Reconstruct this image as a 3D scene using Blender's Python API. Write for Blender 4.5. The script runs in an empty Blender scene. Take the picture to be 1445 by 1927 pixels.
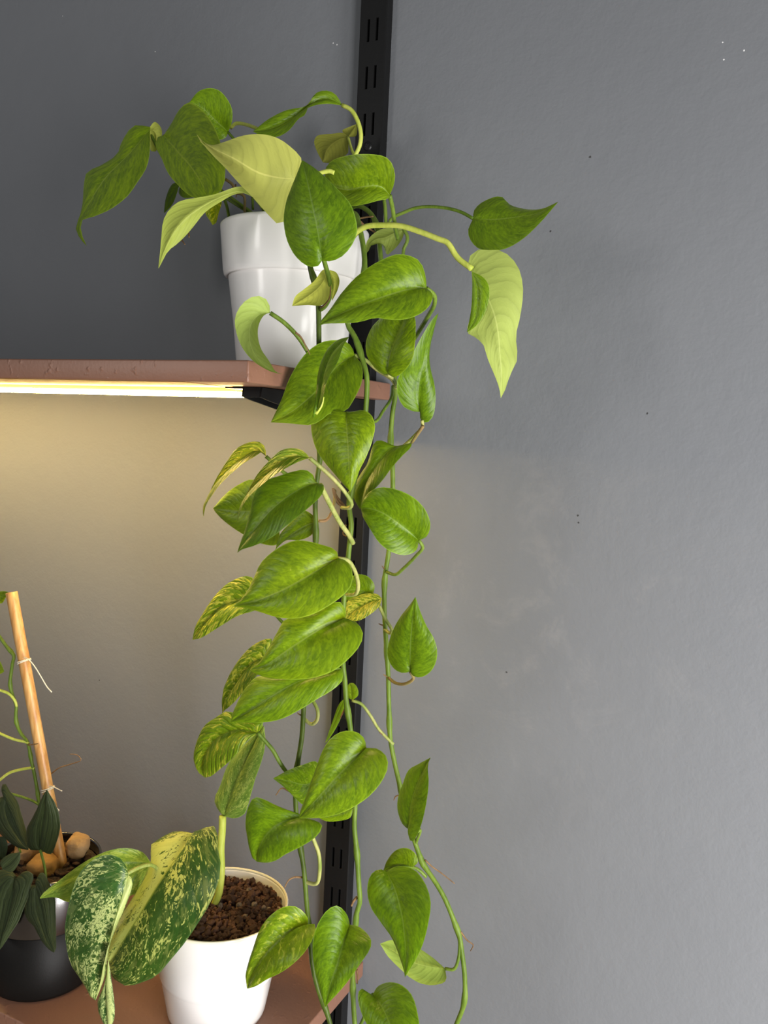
import bpy, bmesh, math, random
from mathutils import Vector, Matrix, noise

# ------------------------------------------------------------------ camera, sky, light, exposure
C = bpy.context.scene.collection
sc = bpy.context.scene
cam = bpy.data.objects.new('camera', bpy.data.cameras.new('camera'))
C.objects.link(cam)
CAM = [0.46018, -0.87102, -0.05598]
ROT = [[0.895551, -0.082714, 0.437204], [0.44253, 0.063029, -0.894536], [0.046434, 0.994578, 0.093049]]
cam.matrix_world = Matrix.Translation(CAM) @ Matrix(ROT).to_4x4()
cam.data.sensor_fit = 'HORIZONTAL'
cam.data.sensor_width = 36
cam.data.lens = 39.6125
cam.data.clip_start = 0.02
sc.camera = cam

w = bpy.data.worlds.new('room_light'); sc.world = w; w.use_nodes = True
bg = w.node_tree.nodes['Background']
bg.inputs[0].default_value = (0.92, 0.95, 1.0, 1); bg.inputs[1].default_value = 0.18

def window_light(name, loc, target, sx, sy, power, col):
    l = bpy.data.lights.new(name, 'AREA'); l.shape = 'RECTANGLE'; l.size = sx; l.size_y = sy
    l.energy = power; l.color = col
    o = bpy.data.objects.new(name, l); C.objects.link(o); o.location = loc
    d = Vector(target) - Vector(loc)
    o.rotation_euler = d.to_track_quat('-Z', 'Y').to_euler()
    return o
# daylight from a two-casement window to the right of the camera
window_light('window_daylight', (1.46, -0.55, -0.62), (0.1, -0.12, -0.40), 0.40, 1.3, 24, (1.0, 0.98, 0.97))
window_light('window_daylight', (1.20, -1.00, -0.62), (0.1, -0.12, -0.40), 0.40, 1.3, 24, (1.0, 0.98, 0.97))
# a small window further back on the left side of the room
window_light('window_daylight', (-1.0, -2.1, 0.35), (0.0, -0.15, 0.0), 0.35, 0.6, 8, (1.0, 0.97, 0.93))

sc.view_settings.view_transform = 'Standard'
sc.view_settings.look = 'None'
sc.view_settings.gamma = 1
sc.view_settings.use_curve_mapping = False
sc.view_settings.exposure = 0.0

rnd = random.Random(7)
PI = math.pi

# ------------------------------------------------------------------ materials
def nm(name):
    m = bpy.data.materials.new(name); m.use_nodes = True
    nt = m.node_tree
    return m, nt, nt.nodes['Principled BSDF']
def N(nt, t, **kw):
    n = nt.nodes.new(t)
    for k, v in kw.items(): setattr(n, k, v)
    return n
def math_n(nt, op, a, b=None, c=None, clamp=False):
    n = N(nt, 'ShaderNodeMath', operation=op); n.use_clamp = clamp
    for i, x in enumerate((a, b, c)):
        if x is None: continue
        if isinstance(x, (int, float)): n.inputs[i].default_value = x
        else: nt.links.new(x, n.inputs[i])
    return n.outputs[0]
def mix(nt, f, a, b, mode='MIX'):
    n = N(nt, 'ShaderNodeMix', data_type='RGBA', blend_type=mode)
    for idx, x in ((0, f), (6, a), (7, b)):
        if isinstance(x, (int, float)): n.inputs[idx].default_value = x
        elif isinstance(x, tuple): n.inputs[idx].default_value = (x[0], x[1], x[2], 1)
        else: nt.links.new(x, n.inputs[idx])
    return n.outputs[2]
def noise_n(nt, vec, scale, detail=3, rough=.5, dist=0, w=None):
    n = N(nt, 'ShaderNodeTexNoise')
    if w is not None:
        n.noise_dimensions = '4D'; nt.links.new(w, n.inputs['W'])
    n.inputs['Scale'].default_value = scale; n.inputs['Detail'].default_value = detail
    n.inputs['Roughness'].default_value = rough; n.inputs['Distortion'].default_value = dist
    if vec is not None: nt.links.new(vec, n.inputs['Vector'])
    return n.outputs[0]
def bump(nt, h, strength, dist, bsdfs, prev=None):
    b = N(nt, 'ShaderNodeBump'); b.inputs['Strength'].default_value = strength; b.inputs['Distance'].default_value = dist
    nt.links.new(h, b.inputs['Height'])
    if prev is not None: nt.links.new(prev, b.inputs['Normal'])
    for s in bsdfs: nt.links.new(b.outputs[0], s.inputs['Normal'])
    return b.outputs[0]
def objco(nt): return N(nt, 'ShaderNodeTexCoord').outputs['Object']
def ramp01(nt, x, lo, hi):
    n = N(nt, 'ShaderNodeMapRange'); n.interpolation_type = 'SMOOTHSTEP'
    nt.links.new(x, n.inputs[0]); n.inputs[1].default_value = lo; n.inputs[2].default_value = hi
    return n.outputs[0]

def simple(name, col, rough=.5, metal=0, nscale=60, namt=.12, bstr=.15, bscale=None, bdist=.001, coat=0, spec=.5):
    m, nt, b = nm(name); co = objco(nt)
    n = noise_n(nt, co, nscale, 4, .6)
    c = mix(nt, n, tuple(x * (1 - namt) for x in col), tuple(min(1, x * (1 + namt)) for x in col))
    nt.links.new(c, b.inputs['Base Color'])
    b.inputs['Roughness'].default_value = rough; b.inputs['Metallic'].default_value = metal
    b.inputs['Coat Weight'].default_value = coat; b.inputs['Specular IOR Level'].default_value = spec
    if bstr: bump(nt, noise_n(nt, co, bscale or nscale * 3, 3), bstr, bdist, [b])
    return m

def wall_paint():
    m, nt, b = nm('grey_wall_paint'); co = objco(nt)
    big = noise_n(nt, co, 5, 4, .6); sm = noise_n(nt, co, 40, 5, .65)
    c = mix(nt, big, (.162, .170, .182), (.184, .192, .203))
    # the rubbed patch on the bare wall to the right of the upright
    wd = N(nt, 'ShaderNodeVectorMath', operation='DISTANCE'); nt.links.new(co, wd.inputs[0]); wd.inputs[1].default_value = (.22, 0, -.24)
    worn = ramp01(nt, math_n(nt, 'ADD', wd.outputs['Value'], math_n(nt, 'MULTIPLY', big, .2)), .40, .14)
    scuff = math_n(nt, 'MULTIPLY', ramp01(nt, noise_n(nt, co, 16, 7, .7, .6), .50, .72), worn)
    c = mix(nt, math_n(nt, 'MULTIPLY', scuff, .26), c, (.30, .29, .28))
    # chips and nail holes in the paint, at fixed places on the wall
    def spots(pts, r):
        acc = None
        for (x, z) in pts:
            d = N(nt, 'ShaderNodeVectorMath', operation='DISTANCE')
            wob = N(nt, 'ShaderNodeVectorMath', operation='MULTIPLY_ADD'); nt.links.new(wobble, wob.inputs[0])
            wob.inputs[1].default_value = (r * 1.6,) * 3; nt.links.new(co, wob.inputs[2])
            nt.links.new(wob.outputs[0], d.inputs[0]); d.inputs[1].default_value = (x + r * .8, 0 + r * .8, z + r * .8)
            s = math_n(nt, 'LESS_THAN', d.outputs['Value'], r)
            acc = s if acc is None else math_n(nt, 'MAXIMUM', acc, s)
        return acc
    wn = N(nt, 'ShaderNodeTexNoise'); wn.inputs['Scale'].default_value = 300; nt.links.new(co, wn.inputs['Vector'])
    wobble = wn.outputs['Color']
    white = spots([(-.4827, .484), (-.3201, .4138), (-.0577, .3841), (-.0527, .3816), (.3625, .3203), (.3647, .3048), (.3816, .3103)], .0007)
    dark = spots([(.3196, -.0246), (.1918, -.3089), (.2575, -.1316), (.2590, -.1390), (-.3982, -.4204), (.2454, .2288), (.2099, .1583)], .0011)
    c = mix(nt, white, c, (.75, .75, .74)); c = mix(nt, dark, c, (.05, .05, .05))
    nt.links.new(c, b.inputs['Base Color'])
    b.inputs['Roughness'].default_value = .55; b.inputs['Specular IOR Level'].default_value = .35
    p = bump(nt, noise_n(nt, co, 270, 4, .5), .11, .0020, [b])
    bump(nt, noise_n(nt, co, 60, 3, .5), .12, .004, [b], p)
    return m

def leaf_mat(name, dark, light, under, vari_or_glow, fine=1.0, marble=0, rough=.34, veins=9, vein_str=.15, trans=.22, vein_line=(.25, .34, .06), parallel=False):
    m, nt, b = nm(name)
    uv = N(nt, 'ShaderNodeUVMap'); sep = N(nt, 'ShaderNodeSeparateXYZ'); nt.links.new(uv.outputs[0], sep.inputs[0])
    u, v = sep.outputs[0], sep.outputs[1]
    oi = N(nt, 'ShaderNodeObjectInfo')
    a = math_n(nt, 'ABSOLUTE', math_n(nt, 'MULTIPLY_ADD', v, 2, -1))
    side = math_n(nt, 'GREATER_THAN', v, .5)
    seed = math_n(nt, 'MULTIPLY_ADD', oi.outputs['Random'], 40, math_n(nt, 'MULTIPLY', side, 7))
    lat = math_n(nt, 'SUBTRACT', u, math_n(nt, 'MULTIPLY', math_n(nt, 'POWER', a, 1.3), .30))
    if parallel:
        lat = math_n(nt, 'MULTIPLY', a, math_n(nt, 'MULTIPLY_ADD', u, .15, .5))
    comb = N(nt, 'ShaderNodeCombineXYZ'); nt.links.new(math_n(nt, 'MULTIPLY', lat, 6), comb.inputs[0]); nt.links.new(math_n(nt, 'MULTIPLY', a if not parallel else u, 2.4 if marble else 1.6), comb.inputs[1])
    n1 = noise_n(nt, comb.outputs[0], 1.6, 3, .55, .4, w=seed)
    n2 = noise_n(nt, comb.outputs[0], 6.0 * fine, 5, .6, .8, w=seed)
    wob = math_n(nt, 'MULTIPLY_ADD', n1, .6, math_n(nt, 'MULTIPLY', lat, veins))
    vein = math_n(nt, 'POWER', math_n(nt, 'ABSOLUTE', math_n(nt, 'SINE', math_n(nt, 'MULTIPLY', wob, PI))), .6)
    vein2 = math_n(nt, 'POWER', math_n(nt, 'ABSOLUTE', math_n(nt, 'SINE', math_n(nt, 'MULTIPLY', wob, PI * 2.0))), .8)
    f = math_n(nt, 'ADD', math_n(nt, 'MULTIPLY', ramp01(nt, n1, .3, .7), .45), math_n(nt, 'MULTIPLY', ramp01(nt, n2, .38, .64), .55))
    f = math_n(nt, 'MULTIPLY', f, math_n(nt, 'MULTIPLY_ADD', vein, .14, .86))
    top = mix(nt, f, dark, light)
    # variegation, and strip light painted on some pothos: cream / yellow flecks drawn out along the side veins; amount from the object's colour alpha
    amt = oi.outputs['Alpha']
    if marble:
        vn = noise_n(nt, comb.outputs[0], 4.0 * marble, 6, .62, 2.2, w=seed)
        big = noise_n(nt, comb.outputs[0], 1.0, 2, .5, .3, w=seed)
        msk = math_n(nt, 'ADD', vn, math_n(nt, 'MULTIPLY', math_n(nt, 'SUBTRACT', big, .5), .55))
        pale = math_n(nt, 'MULTIPLY', math_n(nt, 'ADD', math_n(nt, 'MULTIPLY', side, math_n(nt, 'GREATER_THAN', amt, .75)),
                    math_n(nt, 'MULTIPLY', math_n(nt, 'SUBTRACT', 1, side), math_n(nt, 'COMPARE', amt, .5, .2))), ramp01(nt, a, 1.1, .75))
        msk = math_n(nt, 'ADD', msk, math_n(nt, 'MULTIPLY', pale, .16))
        mask = ramp01(nt, msk, .525, .575)
        grey = ramp01(nt, noise_n(nt, comb.outputs[0], 2.2 * marble, 4, .6, 1.0, w=math_n(nt, 'ADD', seed, 3.3)), .5, .62)
        top = mix(nt, math_n(nt, 'MULTIPLY', grey, .6), top, tuple(d * .5 + x * .3 for d, x in zip(light, vari_or_glow)))
    else:
        vn = noise_n(nt, comb.outputs[0], 2.4, 6, .66, .9, w=seed)
        mask = math_n(nt, 'MULTIPLY', math_n(nt, 'SUBTRACT', math_n(nt, 'ADD', vn, math_n(nt, 'MULTIPLY', amt, .34)), .70), 9, clamp=True)
        specks = math_n(nt, 'MULTIPLY', math_n(nt, 'GREATER_THAN', noise_n(nt, comb.outputs[0], 26, 2, .6, 0, w=seed), .70), .5)
        mask = math_n(nt, 'MAXIMUM', mask, math_n(nt, 'MULTIPLY', specks, math_n(nt, 'GREATER_THAN', amt, .001)))
    top = mix(nt, mask, top, vari_or_glow)
    midrib = math_n(nt, 'SUBTRACT', 1, ramp01(nt, a, .012, .035))
    top = mix(nt, math_n(nt, 'MULTIPLY', midrib, .65), top, vein_line)
    edge = ramp01(nt, a, .965, .99)
    top = mix(nt, math_n(nt, 'MULTIPLY', edge, .45), top, tuple(min(1, x * 1.5 + .06) for x in light))
    und = mix(nt, math_n(nt, 'MULTIPLY_ADD', vein, .5, .25), tuple(x * .72 for x in under), under)
    und = mix(nt, ramp01(nt, n2, .4, .8), und, tuple(x * .85 for x in under))
    und = mix(nt, math_n(nt, 'MULTIPLY', midrib, .7), und, (.62, .66, .16))
    geo = N(nt, 'ShaderNodeNewGeometry')
    col = mix(nt, geo.outputs['Backfacing'], top, und)
    col = mix(nt, 1.0, col, oi.outputs['Color'], 'MULTIPLY')
    nt.links.new(col, b.inputs['Base Color'])
    rr = math_n(nt, 'MULTIPLY_ADD', geo.outputs['Backfacing'], .22, math_n(nt, 'MULTIPLY_ADD', n2, .18, rough - .09))
    nt.links.new(rr, b.inputs['Roughness'])
    b.inputs['Specular IOR Level'].default_value = .32
    tr = N(nt, 'ShaderNodeBsdfTranslucent')
    nt.links.new(mix(nt, 1.0, mix(nt, .5, top, und), (1.05, 1.1, .5), 'MULTIPLY'), tr.inputs[0])
    ms = N(nt, 'ShaderNodeMixShader'); ms.inputs[0].default_value = trans
    nt.links.new(b.outputs[0], ms.inputs[1]); nt.links.new(tr.outputs[0], ms.inputs[2])
    out = nt.nodes['Material Output']; nt.links.new(ms.outputs[0], out.inputs[0])
    h = math_n(nt, 'ADD', math_n(nt, 'MULTIPLY', vein, 1.0), math_n(nt, 'ADD', math_n(nt, 'MULTIPLY', vein2, .4), math_n(nt, 'MULTIPLY', n2, .8)))
    h = math_n(nt, 'SUBTRACT', h, math_n(nt, 'MULTIPLY', midrib, 1.0))
    bump(nt, h, vein_str, .0016, [b, tr])
    return m

def stem_mat(name, c1, c2, rough=.4):
    m, nt, b = nm(name); co = objco(nt)
    mp = N(nt, 'ShaderNodeMapping'); mp.inputs['Scale'].default_value = (1, 1, .22); nt.links.new(co, mp.inputs[0])
    n = noise_n(nt, mp.outputs[0], 320, 4, .6); n2 = noise_n(nt, co, 25, 2)
    c = mix(nt, ramp01(nt, math_n(nt, 'ADD', math_n(nt, 'MULTIPLY', n, .5), math_n(nt, 'MULTIPLY', n2, .5)), .35, .65), c1, c2)
    nt.links.new(c, b.inputs['Base Color']); b.inputs['Roughness'].default_value = rough; b.inputs['Specular IOR Level'].default_value = .2
    bump(nt, n, .25, .0008, [b])
    return m

def grain_mat(name, c1, c2, scale, axis, rough=.5, bstr=.2):
    m, nt, b = nm(name); co = objco(nt)
    mp = N(nt, 'ShaderNodeMapping'); nt.links.new(co, mp.inputs[0])
    s = [1, 1, 1]; s[axis] = .06; mp.inputs['Scale'].default_value = s
    n = noise_n(nt, mp.outputs[0], scale, 5, .65, .3); k = noise_n(nt, co, 22, 3)
    c = mix(nt, ramp01(nt, math_n(nt, 'ADD', math_n(nt, 'MULTIPLY', n, .75), math_n(nt, 'MULTIPLY', k, .25)), .35, .65), c1, c2)
    nt.links.new(c, b.inputs['Base Color']); b.inputs['Roughness'].default_value = rough
    bump(nt, n, bstr, .001, [b])
    return m

def shelf_paint():
    m, nt, b = nm('brown_shelf_paint'); co = objco(nt)
    n = noise_n(nt, co, 14, 4, .6)
    c = mix(nt, n, (.190, .090, .056), (.230, .112, .070))
    chip = ramp01(nt, noise_n(nt, co, 90, 5, .7), .74, .78)
    c = mix(nt, math_n(nt, 'MULTIPLY', chip, .7), c, (.42, .32, .24))
    nt.links.new(c, b.inputs['Base Color']); b.inputs['Roughness'].default_value = .42
    p = bump(nt, noise_n(nt, co, 260, 3, .5), .25, .0008, [b])
    bump(nt, ramp01(nt, noise_n(nt, co, 120, 2, .4), .62, .8), .4, .001, [b], p)
    return m

M = dict(
    wall=wall_paint(), shelf=shelf_paint(),
    floor=grain_mat('grey_floor_boards', (.16, .13, .10), (.24, .20, .16), 40, 0),
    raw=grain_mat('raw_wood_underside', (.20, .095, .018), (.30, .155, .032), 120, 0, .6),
    black=simple('black_powder_coat', (.007, .007, .007), .45, 0, 200, .2, .08, 700, spec=.2),
    white=simple('white_glaze', (.88, .86, .83), .24, 0, 30, .015, .05, 25, .001, .15, .35),
    white_low=simple('white_plastic', (.85, .83, .80), .16, 0, 30, .02, .05, 25, .001, .4),
    cream=simple('cream_rim', (.86, .80, .62), .3, 0, 40, .05, 0),
    matte_black=simple('matte_black_ceramic', (.006, .0055, .005), .5, 0, 120, .15, .08, 500, spec=.2),
    gloss_black=simple('gloss_dark_metal', (.20, .195, .20), .16, 1.0, 60, .05, .03, 60),
    soil=simple('dark_soil', (.035, .022, .015), .9, 0, 300, .5, .8, 400, .004),
    grit=simple('red_brown_scoria', (.165, .078, .048), .9, 0, 160, .45, .9, 900, .0012),
    grit2=simple('dark_brown_scoria', (.105, .052, .034), .9, 0, 160, .45, .9, 900, .0012),
    grit3=simple('pale_grey_grit', (.30, .23, .18), .85, 0, 160, .4, .7, 900, .0012),
    bark=simple('bark_chip', (.12, .062, .03), .85, 0, 140, .5, .8, 500, .002),
    stone=simple('ochre_stone', (.36, .19, .045), .7, 0, 50, .35, .5, 160, .002),
    stone2=simple('tan_stone', (.40, .25, .115), .72, 0, 55, .3, .6, 130, .0025),
    bamboo=grain_mat('dry_bamboo', (.42, .19, .045), (.68, .40, .14), 170, 2, .38, .15),
    bamboo_in=simple('bamboo_core', (.20, .10, .03), .8, 0, 200, .2, .3),
    tie=simple('cream_twist_tie', (.72, .66, .52), .5, 0, 200, .1, .2, 900),
    root=stem_mat('dry_brown_root', (.14, .075, .03), (.28, .17, .08), .7),
    stem=stem_mat('green_stem', (.085, .145, .014), (.17, .25, .035)),
    stem_dark=stem_mat('dark_green_stem', (.045, .070, .010), (.10, .15, .018)),
    stem_lime=stem_mat('lime_stem', (.40, .48, .06), (.56, .60, .12), .35),
    petiole_pale=stem_mat('pale_petiole', (.20, .27, .05), (.45, .43, .15), .45),
    petiole_dry=stem_mat('browning_petiole', (.22, .20, .06), (.30, .17, .08), .55),
    screw=simple('black_screw', (.02, .02, .02), .35, .6, 200, .2, 0),
)
M['pothos'] = leaf_mat('pothos_leaf', (.080, .150, .004), (.225, .345, .006), (.47, .53, .10), (.55, .58, .10))
M['pothos_led_lit'] = leaf_mat('led_lit_pothos_leaf', (.085, .165, .006), (.20, .32, .010), (.44, .48, .08), (.60, .57, .10), vein_str=.6)  # glow of the light strip painted into the leaf colour as yellow flecks
M['marbled'] = leaf_mat('marbled_leaf', (.018, .070, .012), (.040, .125, .020), (.50, .52, .16), (.60, .66, .22), marble=1.1, trans=.2)
M['marbled_pale'] = leaf_mat('pale_marbled_leaf', (.10, .22, .03), (.30, .46, .07), (.50, .55, .16), (.46, .58, .12), marble=.8, trans=.25)
M['dark_leaf'] = leaf_mat('velvet_dark_leaf', (.020, .032, .009), (.042, .060, .017), (.05, .08, .03), (.05, .08, .03), veins=7, rough=.6, vein_str=.45, trans=.06, vein_line=(.05, .09, .03), parallel=True)

m, nt, b = nm('led_diffuser'); M['led'] = m
b.inputs['Base Color'].default_value = (.9, .85, .7, 1)
b.inputs['Emission Color'].default_value = (1.0, .70, .30, 1); b.inputs['Emission Strength'].default_value = 75
co = objco(nt); nt.links.new(mix(nt, noise_n(nt, co, 30, 1), (1.0, .69, .23), (1.0, .71, .26)), b.inputs['Emission Color'])

# ------------------------------------------------------------------ helpers
def mesh_obj(name, me, mats, parent=None, smooth=False):
    o = bpy.data.objects.new(name, me); C.objects.link(o)
    for mm in (mats if isinstance(mats, (list, tuple)) else [mats]): me.materials.append(mm)
    if smooth:
        me.polygons.foreach_set('use_smooth', [True] * len(me.polygons))
    if parent is not None: o.parent = parent
    me.update()
    return o
def bm_obj(name, bm, mats, parent=None, smooth=False, origin=None):
    org = wloc(parent) if parent is not None else (Vector(origin) if origin else Vector((0, 0, 0)))
    if org.length: bmesh.ops.translate(bm, verts=bm.verts, vec=-org)
    me = bpy.data.meshes.new(name); bm.normal_update(); bm.to_mesh(me); bm.free()
    o = mesh_obj(name, me, mats, parent, smooth)
    if parent is None: o.location = org
    return o
def wloc(o):
    v = Vector((0, 0, 0))
    while o is not None: v += o.location; o = o.parent
    return v
def thing(name, label, cat, loc=(0, 0, 0), group=None):
    o = bpy.data.objects.new(name, None); C.objects.link(o); o.location = loc
    o.empty_display_size = .02
    o['label'] = label; o['category'] = cat
    if group: o['group'] = group
    return o
def tag(o, label, cat, group=None):
    o['label'] = label; o['category'] = cat
    if group: o['group'] = group
    return o
def box_bm(x0, x1, y0, y1, z0, z1, bev=0, seg=2):
    bm = bmesh.new(); bmesh.ops.create_cube(bm, size=1)
    for v in bm.verts: v.co = Vector(((x0 + x1) / 2 + v.co.x * (x1 - x0), (y0 + y1) / 2 + v.co.y * (y1 - y0), (z0 + z1) / 2 + v.co.z * (z1 - z0)))
    if bev: bmesh.ops.bevel(bm, geom=bm.edges[:], offset=bev, segments=seg, affect='EDGES', profile=.5)
    return bm
def lathe_bm(prof, cx, cy, n=72, sx=1):
    bm = bmesh.new(); rings = []
    for r, z in prof:
        if r < 1e-6: rings.append([bm.verts.new((cx, cy, z))])
        else: rings.append([bm.verts.new((cx + r * math.cos(2 * PI * i / n), cy + r * math.sin(2 * PI * i / n), z)) for i in range(n)])
    for A, B in zip(rings, rings[1:]):
        for i in range(n):
            j = (i + 1) % n
            if len(A) == 1 and len(B) == 1: continue
            if len(A) == 1: bm.faces.new((A[0], B[j], B[i]))
            elif len(B) == 1: bm.faces.new((A[i], A[j], B[0]))
            else: bm.faces.new((A[i], A[j], B[j], B[i]))
    return bm
def cr(P, n):
    P = [Vector(p) for p in P]
    if len(P) == 2: return [P[0].lerp(P[1], i / (n - 1)) for i in range(n)]
    Q = [P[0] * 2 - P[1]] + P + [P[-1] * 2 - P[-2]]
    dense = []
    for i in range(1, len(Q) - 2):
        p0, p1, p2, p3 = Q[i - 1:i + 3]
        t0 = 0; t1 = max((p1 - p0).length, 1e-7) ** .5; t2 = t1 + max((p2 - p1).length, 1e-7) ** .5; t3 = t2 + max((p3 - p2).length, 1e-7) ** .5
        for k in range(8):
            t = t1 + (t2 - t1) * k / 8
            a1 = p0 * ((t1 - t) / (t1 - t0)) + p1 * ((t - t0) / (t1 - t0))
            a2 = p1 * ((t2 - t) / (t2 - t1)) + p2 * ((t - t1) / (t2 - t1))
            a3 = p2 * ((t3 - t) / (t3 - t2)) + p3 * ((t - t2) / (t3 - t2))
            b1 = a1 * ((t2 - t) / (t2 - t0)) + a2 * ((t - t0) / (t2 - t0))
            b2 = a2 * ((t3 - t) / (t3 - t1)) + a3 * ((t - t1) / (t3 - t1))
            dense.append(b1 * ((t2 - t) / (t2 - t1)) + b2 * ((t - t1) / (t2 - t1)))
    dense.append(P[-1].copy())
    L = [0]
    for a, c in zip(dense, dense[1:]): L.append(L[-1] + (c - a).length)
    out = []; j = 0
    for i in range(n):
        s = L[-1] * i / (n - 1)
        while j < len(L) - 2 and L[j + 1] < s: j += 1
        d = L[j + 1] - L[j]
        out.append(dense[j].lerp(dense[j + 1], (s - L[j]) / d if d > 1e-9 else 0))
    return out
def tube_bm(P, r, seg=8, n=None, r2=None, nodes=(), raw=False):
    n = n or max(6, len(P) * 4)
    if raw: n = len(P)
    S = [Vector(p) for p in P] if raw else cr(P, n)
    bm = bmesh.new(); rings = []; up = Vector((.31, .2, .93))
    for i, p in enumerate(S):
        t = (S[min(i + 1, n - 1)] - S[max(i - 1, 0)])
        t = t.normalized() if t.length > 1e-9 else Vector((0, 0, 1))
        a = up - t * up.dot(t)
        if a.length < 1e-3: a = Vector((1, 0, 0)) - t * t.x
        a.normalize(); up = a; c = t.cross(a)
        f = i / (n - 1); rr = r if r2 is None else r + (r2 - r) * f
        for q in nodes: rr *= 1 + .42 * math.exp(-((f - q) * n / 1.1) ** 2)
        rings.append([bm.verts.new(p + (a * math.cos(2 * PI * k / seg) + c * math.sin(2 * PI * k / seg)) * rr) for k in range(seg)])
    for A, B in zip(rings, rings[1:]):
        for k in range(seg): bm.faces.new((A[k], A[(k + 1) % seg], B[(k + 1) % seg], B[k]))
    bm.faces.new(list(reversed(rings[0]))); bm.faces.new(rings[-1])
    return bm

NU, NV = 22, 6
def leaf_mesh(patches, puff, org, seed):
    """each patch: midrib, left margin, right margin (world mm); a sheet with its two halves arched and rippled"""
    verts = []; faces = []; uvs = []
    rr = random.Random(seed)
    ph = rr.uniform(0, 6.28)
    for (m, l, r) in patches:
        Mr, Lr, Rr = [[Vector(q) * .001 for q in cr(P, NU)] for P in (m, l, r)]
        base = len(verts)
        for i in range(NU):
            u = i / (NU - 1)
            T = Mr[min(i + 1, NU - 1)] - Mr[max(i - 1, 0)]
            W = Rr[i] - Lr[i]
            nrm = W.cross(T)
            nrm = nrm.normalized() if nrm.length > 1e-10 else Vector((0, -1, 0))
            for j in range(-NV, NV + 1):
                a = abs(j) / NV; E = Lr[i] if j < 0 else Rr[i]
                p = Mr[i].lerp(E, a)
                wdt = (E - Mr[i]).length
                k = min(1, wdt / .012)
                off = puff * 3.2 * a ** .8 * (1 - a) * k
                off += puff * .08 * math.sin(2 * PI * (u * 7 - a * 1.3) + (2 if j < 0 else 0) + ph) * a * (1.15 - a) * 3 * k
                verts.append(p + nrm * off - org); uvs.append((u, .5 + .5 * j / NV))
        R = 2 * NV + 1
        for i in range(NU - 1):
            for j in range(R - 1):
                q = base + i * R + j
                faces.append((q, q + 1, q + R + 1, q + R))
    me = bpy.data.meshes.new('leaf'); me.from_pydata([tuple(v) for v in verts], [], faces)
    ul = me.uv_layers.new(name='UVMap')
    ul.data.foreach_set('uv', [c for lp in me.loops for c in uvs[lp.vertex_index]])
    return me

# ------------------------------------------------------------------ room
ZL = -.6925      # top of the lower shelf
D, E_, T_ = .277, .0364, .0189
o = bm_obj('wall_back', box_bm(-1.6, 1.6, 0, .1, -1.25, 1.25), M['wall']); o['kind'] = 'structure'
o = bm_obj('floor', box_bm(-1.6, 1.6, -2.6, .1, -1.30, -1.25), M['floor']); o['kind'] = 'structure'

# slotted black upright
up = thing('shelf_upright', 'tall black metal slotted upright screwed to the grey wall', 'shelf rail', (0, 0, -1.2))
def upright_bm():
    bm = bmesh.new(); yf, yb = -.0140, -.0015; w_ = .0153; sx, hw = .0053, .0016; H = .024; Z0, Z1 = -1.2, .98
    xs = [-w_, -sx - hw, -sx + hw, sx - hw, sx + hw, w_]
    zs = [Z0]; slots = []
    k = math.floor((.3954 - (Z0 + .06)) / .05)
    top = []
    i = k
    while True:
        zt = .3954 - .05 * i
        if zt > Z1 - .02: break
        zs += [zt - H, zt]; slots.append(len(zs) - 2); i -= 1
    zs.append(Z1)
    def q(*p): bm.faces.new([bm.verts.new(c) for c in p])
    for zi in range(len(zs) - 1):
        for xi in range(5):
            hole = zi in slots and xi in (1, 3)
            x0, x1, z0, z1 = xs[xi], xs[xi + 1], zs[zi], zs[zi + 1]
            if not hole: q((x0, yf, z0), (x1, yf, z0), (x1, yf, z1), (x0, yf, z1))
            else:
                y2 = yf + .009
                q((x0, y2, z0), (x1, y2, z0), (x1, y2, z1), (x0, y2, z1))
                q((x0, yf, z0), (x0, y2, z0), (x0, y2, z1), (x0, yf, z1)); q((x1, y2, z0), (x1, yf, z0), (x1, yf, z1), (x1, y2, z1))
                q((x0, yf, z0), (x1, yf, z0), (x1, y2, z0), (x0, y2, z0)); q((x0, y2, z1), (x1, y2, z1), (x1, yf, z1), (x0, yf, z1))
    r_ = .0012
    for s in (-1, 1):
        x = s * w_
        P = [(x, yf), (x + s * r_ * .7, yf + r_ * .4), (x + s * r_, yf + r_ * 1.3), (x + s * r_, 0)]
        for (xa, ya), (xb, yb_) in zip(P, P[1:]):
            f = [(xa, ya, Z0), (xb, yb_, Z0), (xb, yb_, Z1), (xa, ya, Z1)]
            q(*(f if s > 0 else f[::-1]))
    x = w_ + r_
    q((-x, yf + .001, Z1), (x, yf + .001, Z1), (x, 0, Z1), (-x, 0, Z1)); q((-x, 0, Z0), (x, 0, Z0), (x, yf + .001, Z0), (-x, yf + .001, Z0))
    bmesh.ops.remove_doubles(bm, verts=bm.verts, dist=1e-5)
    return bm
bm_obj('channel', upright_bm(), M['black'], up)
for zc in (.2598, -.3902, .8098):
    bm = lathe_bm([(0, .0016), (.0015, .0016), (.0040, .0010), (.0052, 0), (.0054, -.001)], 0, 0, 24)
    # cross recess
    for ang in (.4, .4 + PI / 2):
        t = box_bm(-.0026, .0026, -.00045, .00045, .0012, .0019)
        bmesh.ops.rotate(t, verts=t.verts, cent=(0, 0, 0), matrix=Matrix.Rotation(ang, 3, 'Z'))
        me = bpy.data.meshes.new('t'); t.to_mesh(me); t.free(); bm.from_mesh(me); bpy.data.meshes.remove(me)
    bmesh.ops.rotate(bm, verts=bm.verts, cent=(0, 0, 0), matrix=Matrix.Rotation(PI / 2, 3, 'X'))
    bmesh.ops.translate(bm, verts=bm.verts, vec=(0, -.0142, zc))
    bm_obj('screw', bm, M['screw'], up)

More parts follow.
